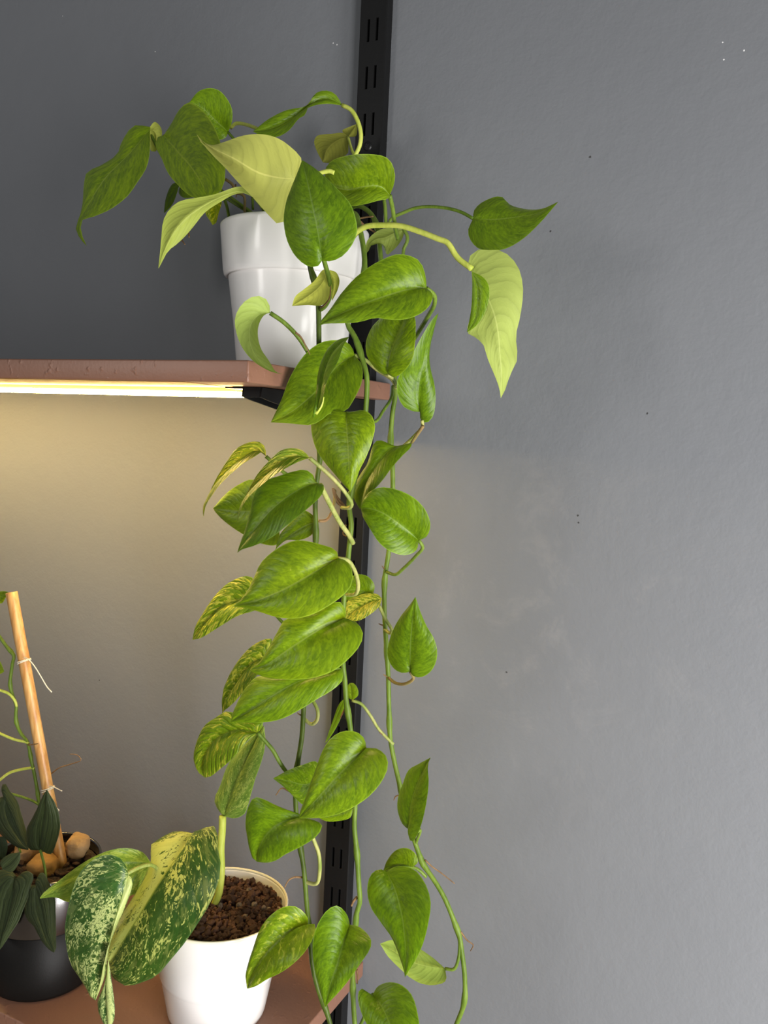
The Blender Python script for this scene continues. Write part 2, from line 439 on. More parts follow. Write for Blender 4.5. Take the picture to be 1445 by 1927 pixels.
# shelves
def shelf(name, zt, label, wear):
    t = thing(name, label, 'shelf', (-.6, -D / 2, zt - T_))
    bm = box_bm(-1.25, E_, -D, -.002, zt - T_, zt, .0016, 3)
    # hand-planed, slightly uneven paint edges
    for v in bm.verts: v.co += Vector((0, 0, noise.noise(v.co * 9) * .0004))
    bm_obj('board', bm, M['shelf'], t, True)
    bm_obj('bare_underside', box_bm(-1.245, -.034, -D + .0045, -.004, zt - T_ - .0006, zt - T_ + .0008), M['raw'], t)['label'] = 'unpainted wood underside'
    return t
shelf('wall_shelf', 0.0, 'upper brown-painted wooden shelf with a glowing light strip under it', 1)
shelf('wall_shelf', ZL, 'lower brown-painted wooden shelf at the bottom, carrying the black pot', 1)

def bracket(zt, label):
    t = thing('shelf_bracket', label, 'bracket', (0, -.0142, zt))
    prof = [(-.0142, zt - .0007), (-.216, zt - .0007), (-.218, zt - .0095), (-.205, zt - .0120), (-.06, zt - .034), (-.0142, zt - .040)]
    bm = bmesh.new()
    for x0, x1 in ((-.0125, -.0105), (.0075, .0095)):          # folded sheet: two cheeks, a web on top and a nose
        A = [bm.verts.new((x0, y, z)) for y, z in prof]; B = [bm.verts.new((x1, y, z)) for y, z in prof]
        bm.faces.new(A); bm.faces.new(B[::-1])
        for i in range(len(prof)):
            j = (i + 1) % len(prof); bm.faces.new((A[j], A[i], B[i], B[j]))
    for bx in ((-.0105, .0075, -.214, -.0142, zt - .0025, zt - .0007), (-.0105, .0075, -.2175, -.2150, zt - .0098, zt - .0007)):
        t2 = box_bm(*bx); me = bpy.data.meshes.new('t'); t2.to_mesh(me); t2.free(); bm.from_mesh(me); bpy.data.meshes.remove(me)
    bmesh.ops.recalc_face_normals(bm, faces=bm.faces)
    bm_obj('arm', bm, M['black'], t)
    bm_obj('flange', box_bm(-.031, -.0126, -.2185, -.03, zt - .0022, zt - .0007), M['black'], t)
    return t
bracket(-T_, 'black metal bracket arm under the right end of the upper shelf')
bracket(ZL - T_, 'black metal bracket arm under the right end of the lower shelf')

# light strip under the upper shelf (laid a little askew)
t = thing('light_strip', 'glowing warm light strip fixed under the upper shelf', 'lamp', (-.3, -.17, -T_ - .001))
def skew(bm):
    for v in bm.verts: v.co.y += (-.016 - v.co.x) * .105
    return bm
bm_obj('batten', skew(box_bm(-1.0, -.032, -.2035, -.188, -T_ - .0046, -T_ - .0007)), M['raw'], t)['label'] = 'bare wood batten'
bm_obj('diffuser', skew(box_bm(-.995, -.0165, -.2095, -.1900, -T_ - .0094, -T_ - .0047, .0018, 3)), M['led'], t)['label'] = 'glowing warm diffuser'
bm_obj('end_cap', skew(box_bm(-.0163, -.0140, -.2095, -.190, -T_ - .0096, -T_ - .0045)), M['white'], t)

# ------------------------------------------------------------------ pots
P1 = (-.029, -.11)
pot1 = thing('plant_pot', 'glossy white pot with a broad raised collar on the upper shelf', 'plant pot', (P1[0], P1[1], .0003))
bm_obj('body', lathe_bm([(0, .0006), (.050, .0004), (.0545, .0012), (.0557, .004), (.0605, .050), (.0672, .098), (.0672, .112), (.064, .116), (.060, .112), (.0555, .050), (.050, .006), (0, .006)], *P1), M['white'], pot1, True)
bm_obj('collar', lathe_bm([(.0655, .0985), (.0700, .0968), (.0716, .0988), (.0726, .103), (.0764, .1450), (.0765, .1475), (.0752, .1488), (.0738, .1480), (.0728, .1440), (.0700, .112), (.0668, .1075), (.0655, .0985)], *P1), M['white'], pot1, True)
bm_obj('soil', lathe_bm([(.0715, .130), (.06, .134), (.03, .137), (0, .138)], *P1, n=40), M['soil'], pot1)

P2 = (-.0655, -.156)
z0, zr = ZL + .0003, -.5705
pot2 = thing('plant_pot', 'plain white plastic pot full of brown grit on the lower shelf', 'plant pot', (P2[0], P2[1], z0))
zc = -.6435
bm_obj('body', lathe_bm([(0, z0 + .0004), (.0495, z0 + .0002), (.0525, z0 + .0012), (.0535, z0 + .005), (.0607, zc - .004), (.0614, zc - .0025), (.0622, zc), (.0628, zc + .002),
                         (.0732, zr - .003), (.0737, zr - .0015), (.0716, zr - .0012), (.0705, zr - .004), (.060, zc), (.050, z0 + .004), (0, z0 + .004)], *P2), M['white_low'], pot2, True)
bm_obj('rim', lathe_bm([(.0734, zr - .0026), (.0740, zr - .0008), (.0734, zr + .0003), (.0722, zr + .0003), (.0714, zr - .0008), (.0712, zr - .0026), (.0734, zr - .0026)], *P2), M['cream'], pot2, True)['label'] = 'cream rim'

# grit: single granules
def pebble_mesh(name, seed, rough, sub=1, flat=(1, 1, 1)):
    bm = bmesh.new(); bmesh.ops.create_icosphere(bm, subdivisions=sub, radius=1)
    rr = random.Random(seed); o_ = Vector((rr.uniform(0, 50), rr.uniform(0, 50), rr.uniform(0, 50)))
    for v in bm.verts:
        d = 1 + rough * noise.noise(v.co * 1.3 + o_) + rough * .5 * rr.uniform(-1, 1)
        v.co = Vector((v.co.x * flat[0], v.co.y * flat[1], v.co.z * flat[2])) * d
    me = bpy.data.meshes.new(name); bm.to_mesh(me); bm.free(); return me
gm = []
for k in range(12):
    me = pebble_mesh('grit_granule', 100 + k, .38, 2, (1, .8 + .02 * k, .75)); me.materials.append(M['grit' if k % 12 < 6 else ('grit2' if k % 12 < 11 else 'grit3')]); gm.append(me)
rg = random.Random(3)
org2 = wloc(pot2)
zg = zr - .0105
bm_obj('grit_bed', lathe_bm([(.0690, zg - .004), (.05, zg - .001), (0, zg)], *P2, n=40), M['grit2'], pot2)
pts_ = []; tries = 0
while len(pts_) < 290 and tries < 60000:
    tries += 1
    s = rg.choice((.0030, .0034, .0038, .0043, .0050, .0058))
    r = (.0690 - s) * math.sqrt(rg.random()); a = rg.uniform(0, 2 * PI)
    x, y = r * math.cos(a), r * math.sin(a)
    if all((x - q[0]) ** 2 + (y - q[1]) ** 2 > ((s + q[2]) * .70) ** 2 for q in pts_): pts_.append((x, y, s))
for (x, y, s) in pts_:
    o = bpy.data.objects.new('grit_granule', rg.choice(gm)); C.objects.link(o); o.parent = pot2
    h = zg + .0035 * (1 - (x * x + y * y) / .0048) + rg.uniform(-.0005, .0022)
    o.location = Vector((P2[0] + x, P2[1] + y, h)) - org2
    o.rotation_euler = (rg.uniform(0, 6.28), rg.uniform(0, 6.28), rg.uniform(0, 6.28)); o.scale = (s, s, s)
# the finest grit, too small to pick apart
bm = bmesh.new()
for k in range(900):
    r = .0682 * math.sqrt(rg.random()); a = rg.uniform(0, 2 * PI); s = rg.uniform(.0011, .0021)
    mtx = Matrix.Translation((P2[0] + r * math.cos(a), P2[1] + r * math.sin(a), zg + .0035 * (1 - r * r / .0048) + rg.uniform(-.001, .0022))) @ Matrix.Rotation(rg.uniform(0, 6), 4, (rg.random(), rg.random(), rg.random() + .1)) @ Matrix.Scale(s, 4)
    bmesh.ops.create_icosphere(bm, subdivisions=1, radius=1, matrix=mtx)
bm_obj('fine_grit', bm, M['grit'], pot2)['kind'] = 'stuff'

P3 = (-.275, -.205)
zb = -.555
pot3 = thing('plant_pot', 'round matte black pot with a glossy upper band on the lower shelf', 'plant pot', (P3[0], P3[1], z0))
bm_obj('body', lathe_bm([(0, z0 + .0004), (.052, z0 + .0002), (.0565, z0 + .0014), (.0578, z0 + .005), (.0600, -.6186), (.0585, -.6175), (.054, -.62), (.050, z0 + .006), (0, z0 + .006)], *P3), M['matte_black'], pot3, True)
bm_obj('upper_band', lathe_bm([(.0592, -.6184), (.0597, -.6170), (.0617, zb - .001), (.0612, zb), (.0592, zb), (.0585, zb - .002), (.0560, -.617), (.0592, -.6184)], *P3), M['gloss_black'], pot3, True)['label'] = 'glossy dark upper band'
bm_obj('soil', lathe_bm([(.0575, zb - .012), (.04, zb - .010), (0, zb - .009)], *P3, n=40), M['soil'], pot3)
cm = []
for k in range(5):
    me = pebble_mesh('bark_chip', 300 + k, .3, 1, (1.5, .8, .5)); me.materials.append(M['bark']); cm.append(me)
org3 = wloc(pot3)
for k in range(95):
    r = .050 * math.sqrt(rg.random()); a = rg.uniform(0, 2 * PI); s = rg.uniform(.003, .0055)
    o = bpy.data.objects.new('bark_chip', rg.choice(cm)); C.objects.link(o); o.parent = pot3
    o.location = Vector((P3[0] + r * math.cos(a), P3[1] + r * math.sin(a), zb - .0085 + rg.uniform(0, .003))) - org3
    o.rotation_euler = (rg.uniform(-.6, .6), rg.uniform(-.6, .6), rg.uniform(0, 6.28)); o.scale = (s, s, s)

# stones lying on the soil of the black pot
def stone(loc, size, seed, label, mat, rot):
    bm = bmesh.new(); bmesh.ops.create_icosphere(bm, subdivisions=4, radius=1)
    o_ = Vector((seed * 3.1, seed, seed * 1.7))
    for v in bm.verts:
        c = v.co.copy(); e = 3.2
        f = (abs(c.x) ** e + abs(c.y) ** e + abs(c.z) ** e) ** (-1 / e)
        c = c * (.45 + .55 * f)
        c *= 1 + .13 * noise.noise(c * 1.6 + o_) + .035 * noise.noise(c * 6 + o_)
        v.co = Vector((c.x * size[0], c.y * size[1], c.z * size[2]))
    o = bm_obj('stone', bm, mat, None, True); o.location = loc; o.rotation_euler = rot
    return tag(o, label, 'stone', None)
stone((-.2525, -.178, -.5475), (.0125, .0135, .0135), 2, 'tan stone in the black pot, right of the bamboo stake', M['stone2'], (.2, .15, .5))
stone((-.2660, -.2160, -.5585), (.0165, .0140, .0130), 5, 'ochre stone in the black pot, in front of the foot of the stake', M['stone'], (.1, -.2, .3))
stone((-.3030, -.205, -.5565), (.0140, .0130, .0125), 8, 'pale tan stone at the left edge behind the dark leaves', M['stone2'], (.3, .2, 1.1))

# bamboo stake with two ties
A_, B_ = Vector((-.3372, -.200, -.2575)), Vector((-.2570, -.196, -.566))
t = thing('bamboo_stake', 'pale hollow bamboo stake standing tilted in the black pot', 'plant stake', tuple(B_))
ax_ = (A_ - B_)
def stake_bm():
    bm = bmesh.new(); n = 28; L_ = ax_.length; q = ax_.to_track_quat('Z', 'Y').to_matrix()
    prof = []
    K = 40
    for i in range(K + 1):
        f = i / K; r = .0061 + .0004 * f
        for nd in (.765, .22): r += .00035 * math.exp(-((f - nd) / .012) ** 2)
        prof.append((r, f * L_))
    prof += [(.0060, L_ + .0004), (.0046, L_ + .0001), (.0044, L_ - .03), (0, L_ - .03)]
    b2 = lathe_bm([(0, 0)] + prof, 0, 0, n)
    for v in b2.verts: v.co = q @ v.co + B_
    return b2
o = bm_obj('cane', stake_bm(), [M['bamboo'], M['bamboo_in']], t, True)
for p in o.data.polygons:
    if p.index >= 28 * 42: p.material_index = 1
def ring_pts(c, r, axis, n=26, tilt=.12):
    q = axis.to_track_quat('Z', 'Y').to_matrix() @ Matrix.Rotation(tilt, 3, 'X')
    return [q @ Vector((r * math.cos(2 * PI * i / n), r * math.sin(2 * PI * i / n), 0)) + c for i in range(n + 1)]
def on_axis(z): return B_ + ax_ * ((z - B_.z) / ax_.z)
t = thing('plant_tie', 'cream wire tie around the upper part of the bamboo stake', 'tie', tuple(on_axis(-.334)))
bm_obj('loop', tube_bm(ring_pts(on_axis(-.334), .0073, ax_), .0006, 6, raw=True), M['tie'], t, True)
bm_obj('loop', tube_bm(ring_pts(on_axis(-.3355), .0075, ax_, tilt=.2), .0006, 6, raw=True), M['tie'], t, True)
bm_obj('loose_end', tube_bm([(-.3112, -.2045, -.3285), (-.304, -.205, -.3288), (-.295, -.204, -.336), (-.286, -.203, -.3465), (-.277, -.202, -.3575), (-.2705, -.2015, -.3622)], .0007, 6), M['tie'], t, True)
t = thing('plant_tie', 'cream wire tie low on the bamboo stake above the dark leaf', 'tie', tuple(on_axis(-.478)))
bm_obj('loop', tube_bm(ring_pts(on_axis(-.4775), .0072, ax_), .0006, 6, raw=True), M['tie'], t, True)
bm_obj('loop', tube_bm(ring_pts(on_axis(-.4795), .0074, ax_, tilt=.22), .0006, 6, raw=True), M['tie'], t, True)
bm_obj('loose_end', tube_bm([(-.2715, -.2035, -.472), (-.266, -.204, -.4695), (-.258, -.204, -.4705), (-.2505, -.204, -.4715)], .0006, 6), M['tie'], t, True)
bm_obj('loose_end', tube_bm([(-.2710, -.2035, -.4805), (-.267, -.2045, -.488), (-.263, -.205, -.4935), (-.255, -.205, -.4955), (-.2535, -.205, -.4945), (-.257, -.205, -.4925), (-.264, -.204, -.4925)], .0006, 6), M['tie'], t, True)

# ------------------------------------------------------------------ plants (control points in millimetres, world space)
plants = dict(
    pothos=thing('trailing_pothos', 'long trailing plant with heart-shaped green leaves spilling from the upper white pot', 'plant', (P1[0], P1[1], .135)),
    marbled=thing('marbled_philodendron', 'green and cream marbled large-leaved plant growing in the lower white pot', 'plant', (P2[0], P2[1], zg)),
    dark=thing('dark_leaved_plant', 'low plant with dark velvety green leaves drooping over the black pot', 'plant', (P3[0], P3[1], zb - .009)),
    climber=thing('climbing_plant', 'thin green climbing stem tied to the bamboo stake at the left edge', 'plant', (P3[0] + .02, P3[1], zb - .009)))
LEAVES = [
(1,'pothos','pothos',(1.35, 1.32, 1.1, 0.05),0.002,(((-208.7,-130,262.7),(-216.8,-151.6,231.6),(-234.3,-168.2,203.4),(-251.8,-174.1,176.3),(-265.5,-173.5,158),(-266.3,-172,144.7),(-259.2,-170,132.9)),((-208.7,-130,260.7),(-189,-151.7,228.8),(-182.5,-163.4,209.6),(-184.9,-174.1,191.8),(-190.9,-180.7,177.5),(-207.2,-184.6,165.6),(-236.5,-183.6,158.4),(-253.3,-181.4,157.2),(-258.2,-179.9,153.1),(-259.8,-174.7,139.8),(-259.2,-170,132.9)),((-208.8,-130,265.6),(-227.8,-135,267.1),(-236.9,-143.3,247.8),(-238.5,-148.2,233.8),(-253.8,-154.2,222.7),(-272,-158.9,214.2),(-273.3,-161.4,200.9),(-272.1,-163.6,184.4),(-274.8,-165.9,160.4),(-278.8,-166.5,153.6),(-271.9,-167.6,142),(-259.2,-170,132.5))),[(((-210.5,-128,263.6),(-204.4,-126,260.6),(-209.2,-120,243.4)),((-210.5,-128,263.6),(-213.3,-124.6,253.2),(-214.5,-121.4,243.5),(-209.2,-120,242.5)),((-210.6,-128,266.5),(-205.4,-126.7,271.6),(-197.7,-125,265.1),(-197.4,-123.5,257.7),(-204.6,-120.9,245.6),(-209.2,-120,242.5)))]),
(2,'pothos','pothos',(1.45, 1.4, 0.5, 0.05),0.002,(((-171.6,-150,246.4),(-134,-171.9,218.9),(-104.6,-186.9,197.3),(-83.2,-195.9,177.1),(-71.7,-200,162.1)),((-171.6,-150,246.4),(-146.8,-166.4,251.1),(-127.3,-178.4,257.2),(-109.1,-186.5,258.8),(-86,-195.2,246.4),(-69.3,-201.9,231.9),(-56.1,-207.1,215.3),(-48.1,-209.9,198.6),(-44.3,-209.7,178.3),(-50.3,-206.8,164.6),(-71.7,-200,161.6)),((-171.6,-150,246.4),(-178.2,-152.4,243.5),(-176.9,-156.4,234.6),(-162.5,-163.9,218.7),(-143.5,-174,197.4),(-121.6,-182.5,180.5),(-104.9,-188.3,169.6),(-86.3,-194.2,162.2),(-71.7,-200,161.6))),[]),
(3,'pothos','pothos',(1.15, 1.25, 1.1, 0.05),0.002,(((-125.9,-100,260.5),(-136,-111.4,271.3),(-145.2,-122,281),(-154.9,-130,285.1)),((-125.9,-100,260.5),(-127.1,-103,253.9),(-133.1,-106.3,251.6),(-142.4,-112.2,257.4),(-150,-121.9,272.2),(-154.9,-130,284.7)),((-125.9,-100,260.5),(-118.4,-103.9,268.9),(-115.1,-108,278.5),(-117.1,-111.5,286.9),(-125.5,-116.8,297.4),(-136,-120.6,300.3),(-147.2,-124.9,296.9),(-154.9,-130,285.1))),[]),
(4,'pothos','pothos',(1.55, 1.42, 1.6, 0),0.002,(((31,-205,168.1),(19.4,-218.8,166.9),(5.5,-230.2,169.6),(-14.7,-236,180.9),(-42.1,-232.6,194.2),(-58.4,-228.3,203.8),(-67.2,-225,212)),((31,-205,168.1),(40.3,-210.6,181.6),(30.9,-217.3,193.1),(20,-221.7,200),(6.2,-224.7,203.6),(-12.4,-226.5,204),(-32.7,-226.3,200.9),(-49,-225.3,199.2),(-55.7,-224.9,200),(-63.3,-224.4,207.2),(-67.2,-225,212)),((31,-205,168.1),(28.7,-206.5,153.4),(24.7,-212.5,129.5),(19.8,-213.9,127.1),(9.5,-216.8,136),(-4.8,-220.1,150.8),(-18.4,-221.6,162.9),(-34.9,-222.4,178.8),(-47.7,-222.4,189.8),(-57.4,-222.6,198.9),(-64.3,-223.1,205.7),(-67.2,-225,212))),[]),
(5,'pothos','pothos',(1, 1.05, 0.95, 0),0.002,(((-17.1,-200,156.7),(-26.2,-210.7,159.9),(-34.3,-219.2,155.8),(-45.8,-231.1,146.2),(-59.4,-242.6,132.8),(-69.3,-250.5,116.9),(-74.8,-255.9,99.7),(-77.9,-260,83.4)),((-17.1,-200,157.4),(-23.4,-209.1,165.4),(-32.4,-216.5,162.1),(-42.6,-224.9,155.8),(-56.4,-233.9,151.2),(-71.3,-241.5,147.1),(-79.1,-246,139.1),(-82.7,-249.7,128.6),(-81.3,-253.2,115.4),(-79.5,-256.7,99.7),(-78.3,-260,83.5)),((-17.1,-200,156.2),(-25.1,-203.5,160.4),(-33.8,-208.8,159),(-42.8,-216.1,151.5),(-53.9,-225.9,139.9),(-58.9,-232.6,128.6),(-62.9,-237.8,119.4),(-69.8,-244.5,108.4),(-76.1,-249.5,101.1),(-78,-254.9,91),(-77.9,-260,83.4))),[]),
(100,'pothos','pothos',(0.5, 0.55, 0.5, 0),0.002,(((-216.8,-70,223.3),(-220.5,-78,209),(-220.9,-90,185.2)),((-216.7,-70,221.2),(-215.5,-75.8,209.2),(-215.7,-83.1,194.9),(-220.9,-90,184.2)),((-216.8,-70,225.4),(-224,-74.3,221.1),(-226,-82,204.2),(-221.7,-90,184.9))),[]),
(101,'pothos','pothos',(1.5, 1.3, 0.3, 0.6),0.002,(((-108.6,-140,181.7),(-105.3,-145,165.3),(-104.5,-150,149.6)),((-108.6,-140,181.7),(-99.5,-142.3,174.9),(-100.3,-146.2,161),(-101.2,-148.8,151.5),(-104.5,-150,149.3)),((-108.6,-140,181.7),(-120.2,-143.2,176.2),(-116.8,-146.4,163),(-109.3,-148.6,154.5),(-104.5,-150,149.3))),[]),
(102,'pothos','pothos',(0.7, 0.75, 0.7, 0),0.002,(((-172,-120,205.7),(-161.1,-123.7,197.9),(-140.7,-130,186.9)),((-172,-120,205.7),(-144.3,-126,199.7),(-140.7,-130,186.9)),((-172,-120,205.7),(-172.9,-123,195.2),(-164.5,-125.3,188.1),(-140.7,-130,185.9))),[]),
(6,'pothos','pothos',(0.95, 1.0, 0.9, 0.05),0.002,(((15.2,-100,271.4),(2.8,-108,276.5),(-13.3,-118.7,266.9),(-23.4,-127.1,255.6),(-34.6,-135.5,246.1),(-46.4,-143.3,239.9),(-57.5,-150,237.5)),((15.2,-100,271),(5.6,-112.4,269.7),(-3.6,-120.9,266.3),(-9.7,-126.2,262.2),(-9.1,-129.8,255),(-14.1,-133.8,250.4),(-21.7,-141.3,236.4),(-31.8,-145.6,230.8),(-44.6,-149,230.9),(-57.5,-150,237.5)),((15.1,-100,271.8),(9.7,-106,280.9),(1.5,-110.5,283.7),(-7.5,-115.4,280.3),(-12.5,-122,267),(-31,-131.9,261),(-46.2,-141.3,250.6),(-57.5,-150,237.5))),[]),
(7,'pothos','pothos',(0.55, 0.5, 0.35, 0),0.002,(((0.7,-60,254.7),(-9.7,-62.7,252.2),(-20,-66.2,243.2),(-23.4,-70,228.2)),((0.7,-60,254.7),(-3.5,-60.9,259.1),(-17.5,-62.9,259.3),(-35.1,-65.4,257.9),(-37.4,-66.3,252.5),(-32.9,-67.9,241.9),(-23.4,-70,228.2)),((0.7,-60,254.7),(2.7,-61.9,245.4),(2.9,-63.8,236.4),(-6.7,-66.2,231.3),(-15.4,-68.3,227.3),(-23.4,-70,228.2))),[(((0.7,-60,254.7),(2.6,-55,262.4),(4.5,-50,270.2)),((0.7,-60,254.7),(7.7,-56.1,256.2),(7.6,-52.9,263.6),(4.5,-50,270.9)),((0.7,-60,254.7),(-8.8,-56.3,263.9),(-2.6,-53.2,267.8),(4.5,-50,270.9)))]),
(8,'pothos','pothos',(1, 1, 0.95, 0.12),0.002,(((118.5,-190,150.9),(113.9,-197.7,156.7),(101.8,-205.3,155.7),(86.7,-207.3,153.4),(70.4,-204.4,158.5),(57.9,-200,167.9)),((118.5,-190,150.9),(119.2,-195.2,146.5),(115.3,-203.1,143.6),(105.3,-214,138),(93,-217.3,137.1),(82.4,-215.3,145),(68.3,-208,157.7),(57.9,-200,167.5)),((118.5,-190,150.9),(127.2,-199.8,157.6),(130.3,-205.7,164.2),(129.4,-210.8,171.3),(124.9,-213.9,175.8),(114.5,-216.6,178),(98.8,-217,179.5),(80.8,-213.7,179.8),(68.8,-209.9,178.2),(62.4,-206.4,174.5),(57.9,-200,167.9))),[]),
(9,'pothos','pothos',(0.72, 0.85, 0.9, 0.03),0.003,(((91.4,-255,83.4),(91.4,-262.3,102.5),(87,-264.5,122),(80.3,-261.2,139.7),(65.2,-250,168.2)),((91.4,-255,83.4),(87.4,-255.3,79),(78.1,-256.5,79.5),(66.8,-258.3,88.1),(58.8,-259.5,101.7),(54.8,-259.2,118.8),(56,-257.3,134.4),(59.6,-254.3,148.3),(62.9,-251.3,160.5),(65.2,-250,168.2)),((91.4,-255,83.4),(97.2,-253.9,82.8),(107.8,-253.9,85.3),(117.3,-254.3,93),(123,-254.7,104),(121.2,-254.7,115.5),(115.6,-254.2,127.4),(104.9,-253.2,138.2),(89.5,-251.2,151.5),(76.3,-249.7,161.4),(65.2,-250,168.2))),[]),
(10,'pothos','pothos',(1.4, 1.3, 1.0, 0),0.002,(((77.6,-220,83.3),(71.1,-221.6,70.2),(58.7,-223.3,60.1),(44.3,-225,52.5)),((77.6,-220,83.3),(72.4,-220.5,83.7),(64.2,-221.8,74),(54.8,-223.1,66.8),(46.6,-224.1,60.6),(44.3,-225,52.5)),((77.6,-220,83.3),(82,-221.3,68.4),(80.3,-222,59.7),(74.3,-222.8,52.7),(59.4,-223.9,52.9),(44.3,-225,52.2))),[(((78.1,-220,83.2),(81.6,-218,73.3),(78.9,-215,57.9)),((78.1,-220,83.2),(78.9,-217.5,70.6),(78.9,-215,57.9)),((78.1,-220,83.2),(84.4,-219.1,81),(87.5,-218,74.6),(85.5,-216.7,66.9),(79,-215,57.2)))]),
(11,'pothos','pothos',(0.95, 1.1, 1.2, 0),0.002,(((28,-235,45.1),(22.3,-244.7,41.9),(21.2,-253.5,33.1),(27.6,-264.2,18.7),(38.4,-272.6,6.3),(54.1,-280.3,-4.2),(67.5,-285.4,-10.3),(78.5,-289,-12.3)),((28,-235,45.1),(29.9,-240.9,53.7),(25.5,-245.6,58),(17.5,-251.5,55.9),(11.8,-258,47.1),(11.3,-263.7,36.2),(17.2,-269.2,23.9),(26.7,-274.4,11.8),(41.3,-279.7,0),(56.3,-283.8,-7.2),(68.4,-286.7,-11.1),(78.5,-289,-12.4)),((28,-235,45.1),(27.6,-242.6,42.5),(30.5,-254.9,32.8),(37.7,-266.4,21.2),(48.9,-276.9,8.7),(60.5,-283.4,-0.3),(66.7,-286.4,-6),(72,-288.3,-10.9),(78.5,-289,-12.3))),[]),
(12,'pothos','pothos',(0.8, 0.85, 0.75, 0.03),0.002,(((82.4,-175,14.2),(76.1,-188.6,5.9),(72.1,-202.4,-5.9),(66.7,-218.7,-23.8),(50.4,-233.6,-42.9),(36.2,-240,-51)),((82.4,-175,14.2),(94,-182.8,5.1),(100.9,-192.9,-9.4),(101,-203,-23.5),(95.9,-214.2,-39.1),(90.2,-217.8,-38.7),(84.7,-221.3,-41.3),(78.8,-225.6,-47.6),(70.9,-229.4,-52.1),(56.5,-234.3,-51.6),(36.2,-240,-51.3)),((82.4,-175,14.2),(82.4,-180.6,20.6),(79.2,-186.4,25.3),(71.3,-194.4,25.9),(62.3,-203,22.7),(54,-212.3,13.4),(48.8,-220.1,1.3),(44.9,-227,-12.8),(42.5,-233.3,-29.6),(36.2,-240,-51))),[]),
(13,'pothos','pothos',(0.75, 0.9, 1.1, 0.0),0.002,(((79,-235,-42),(89.4,-242.7,-21.9),(95.7,-249.1,-5.3),(104.9,-254.8,8.2),(123.9,-262,20.3)),((79,-235,-42),(75.7,-234.8,-48),(78.2,-236.5,-34.8),(80.9,-239.1,-21.8),(84.2,-242.9,-7.7),(91,-247.5,4.7),(100.8,-252.4,14.3),(111,-256.5,18.8),(123.9,-262,20.3)),((79,-235,-42),(90.4,-244.8,-34.2),(98.7,-254.5,-21.1),(105.9,-260,-10.9),(115.6,-264,0.5),(120.2,-264.8,12.6),(123.9,-262,20.3))),[]),
(14,'pothos','pothos',(0.95, 1, 0.85, 0.12),0.003,(((167.1,-210,66.1),(154.7,-221.7,63.2),(141.7,-233,56.9),(126.6,-242.8,49.5),(108.8,-250.1,40.6),(90.2,-255,30.5)),((167.1,-210,66.1),(175.1,-215.5,60.8),(176.8,-221.8,51.5),(171.8,-229.9,42.3),(160.9,-238.6,36.5),(151.2,-244,35.9),(139.7,-248.7,36.8),(126.2,-252.4,33.1),(108.6,-254.8,32.1),(96,-255.4,31.8),(90.2,-255,30.2)),((167.1,-210,66.1),(167.1,-213.9,76.5),(163.7,-218.9,86.7),(155.4,-223.1,91.1),(146.3,-227,91.7),(135,-232,86.8),(122.5,-237.6,78),(113.9,-241.5,69.4),(105.4,-245.7,57.9),(97.3,-250.2,43.6),(91.4,-253.2,34.9),(90.2,-255,30.5))),[]),
(15,'pothos','pothos',(1.25, 1.25, 0.8, 0.05),0.004,(((125.5,-190,-4.3),(126.4,-191.6,8.9),(131.1,-191,25.2),(135.5,-185,43.6),(135.9,-180,54.6)),((125.5,-190,-4.3),(119.3,-187.7,-3.9),(107.3,-185,3.4),(98.9,-183.1,14.2),(97,-181.9,23.4),(99.3,-180.7,34.2),(105.9,-179.5,44),(118.6,-178.5,52.2),(135.9,-180,54.6)),((125.5,-190,-4.3),(133.5,-194.3,-6.8),(144.3,-198.5,-1.9),(153,-201.2,8.1),(154.5,-200.6,19.6),(153,-196.8,31.6),(147.9,-189,45.7),(135.9,-180,54.6))),[]),
(16,'pothos','pothos',(0.72, 0.85, 0.95, 0.05),0.002,(((139.9,-150,-35),(139.8,-155.3,-21.4),(143,-160.5,-6.3),(147.4,-164.7,8.6),(151.1,-167.5,23.3),(155.1,-169,36.5),(162,-170,51.8)),((139.9,-150,-35),(136.1,-154.9,-34.9),(128.5,-161.3,-31.2),(124.9,-167.6,-20.9),(127,-173.6,-6),(137.3,-177,4.4),(145.4,-178.5,20.6),(152.2,-177.1,34.1),(158.2,-173.7,46.2),(162,-170,51.8)),((139.9,-150,-35),(140.5,-148.4,-42.8),(145.7,-148.3,-45.2),(152.3,-148.5,-39.3),(155,-149.9,-23.8),(153.7,-152,-8.6),(150.6,-154.1,3.5),(149.4,-157.3,18.4),(153.6,-161.3,33),(162,-170,51.8))),[]),
(17,'pothos','pothos',(0.55, 0.62, 0.6, 0),0.002,(((100.4,-120,138.9),(91.9,-124.7,134.9),(84.7,-128.9,130.3),(77.2,-132.7,128.5),(72.7,-135.8,123.9),(71.8,-140,114.5)),((100.4,-120,138.9),(91.2,-123.9,140.3),(80.8,-128.3,138.9),(74.1,-131.7,134.4),(69.2,-135.4,127),(69,-137.6,121),(71.8,-140,114.5)),((100.4,-120,138.9),(100.9,-122,132.2),(97.4,-125.2,123.5),(92.7,-127.7,117.7),(87.7,-129.9,113.7),(88,-132.1,119.8),(84.4,-133.9,123.7),(79.1,-135.7,123.3),(74.4,-137.4,121.8),(73.7,-138.7,117.8),(71.8,-140,114.5))),[]),
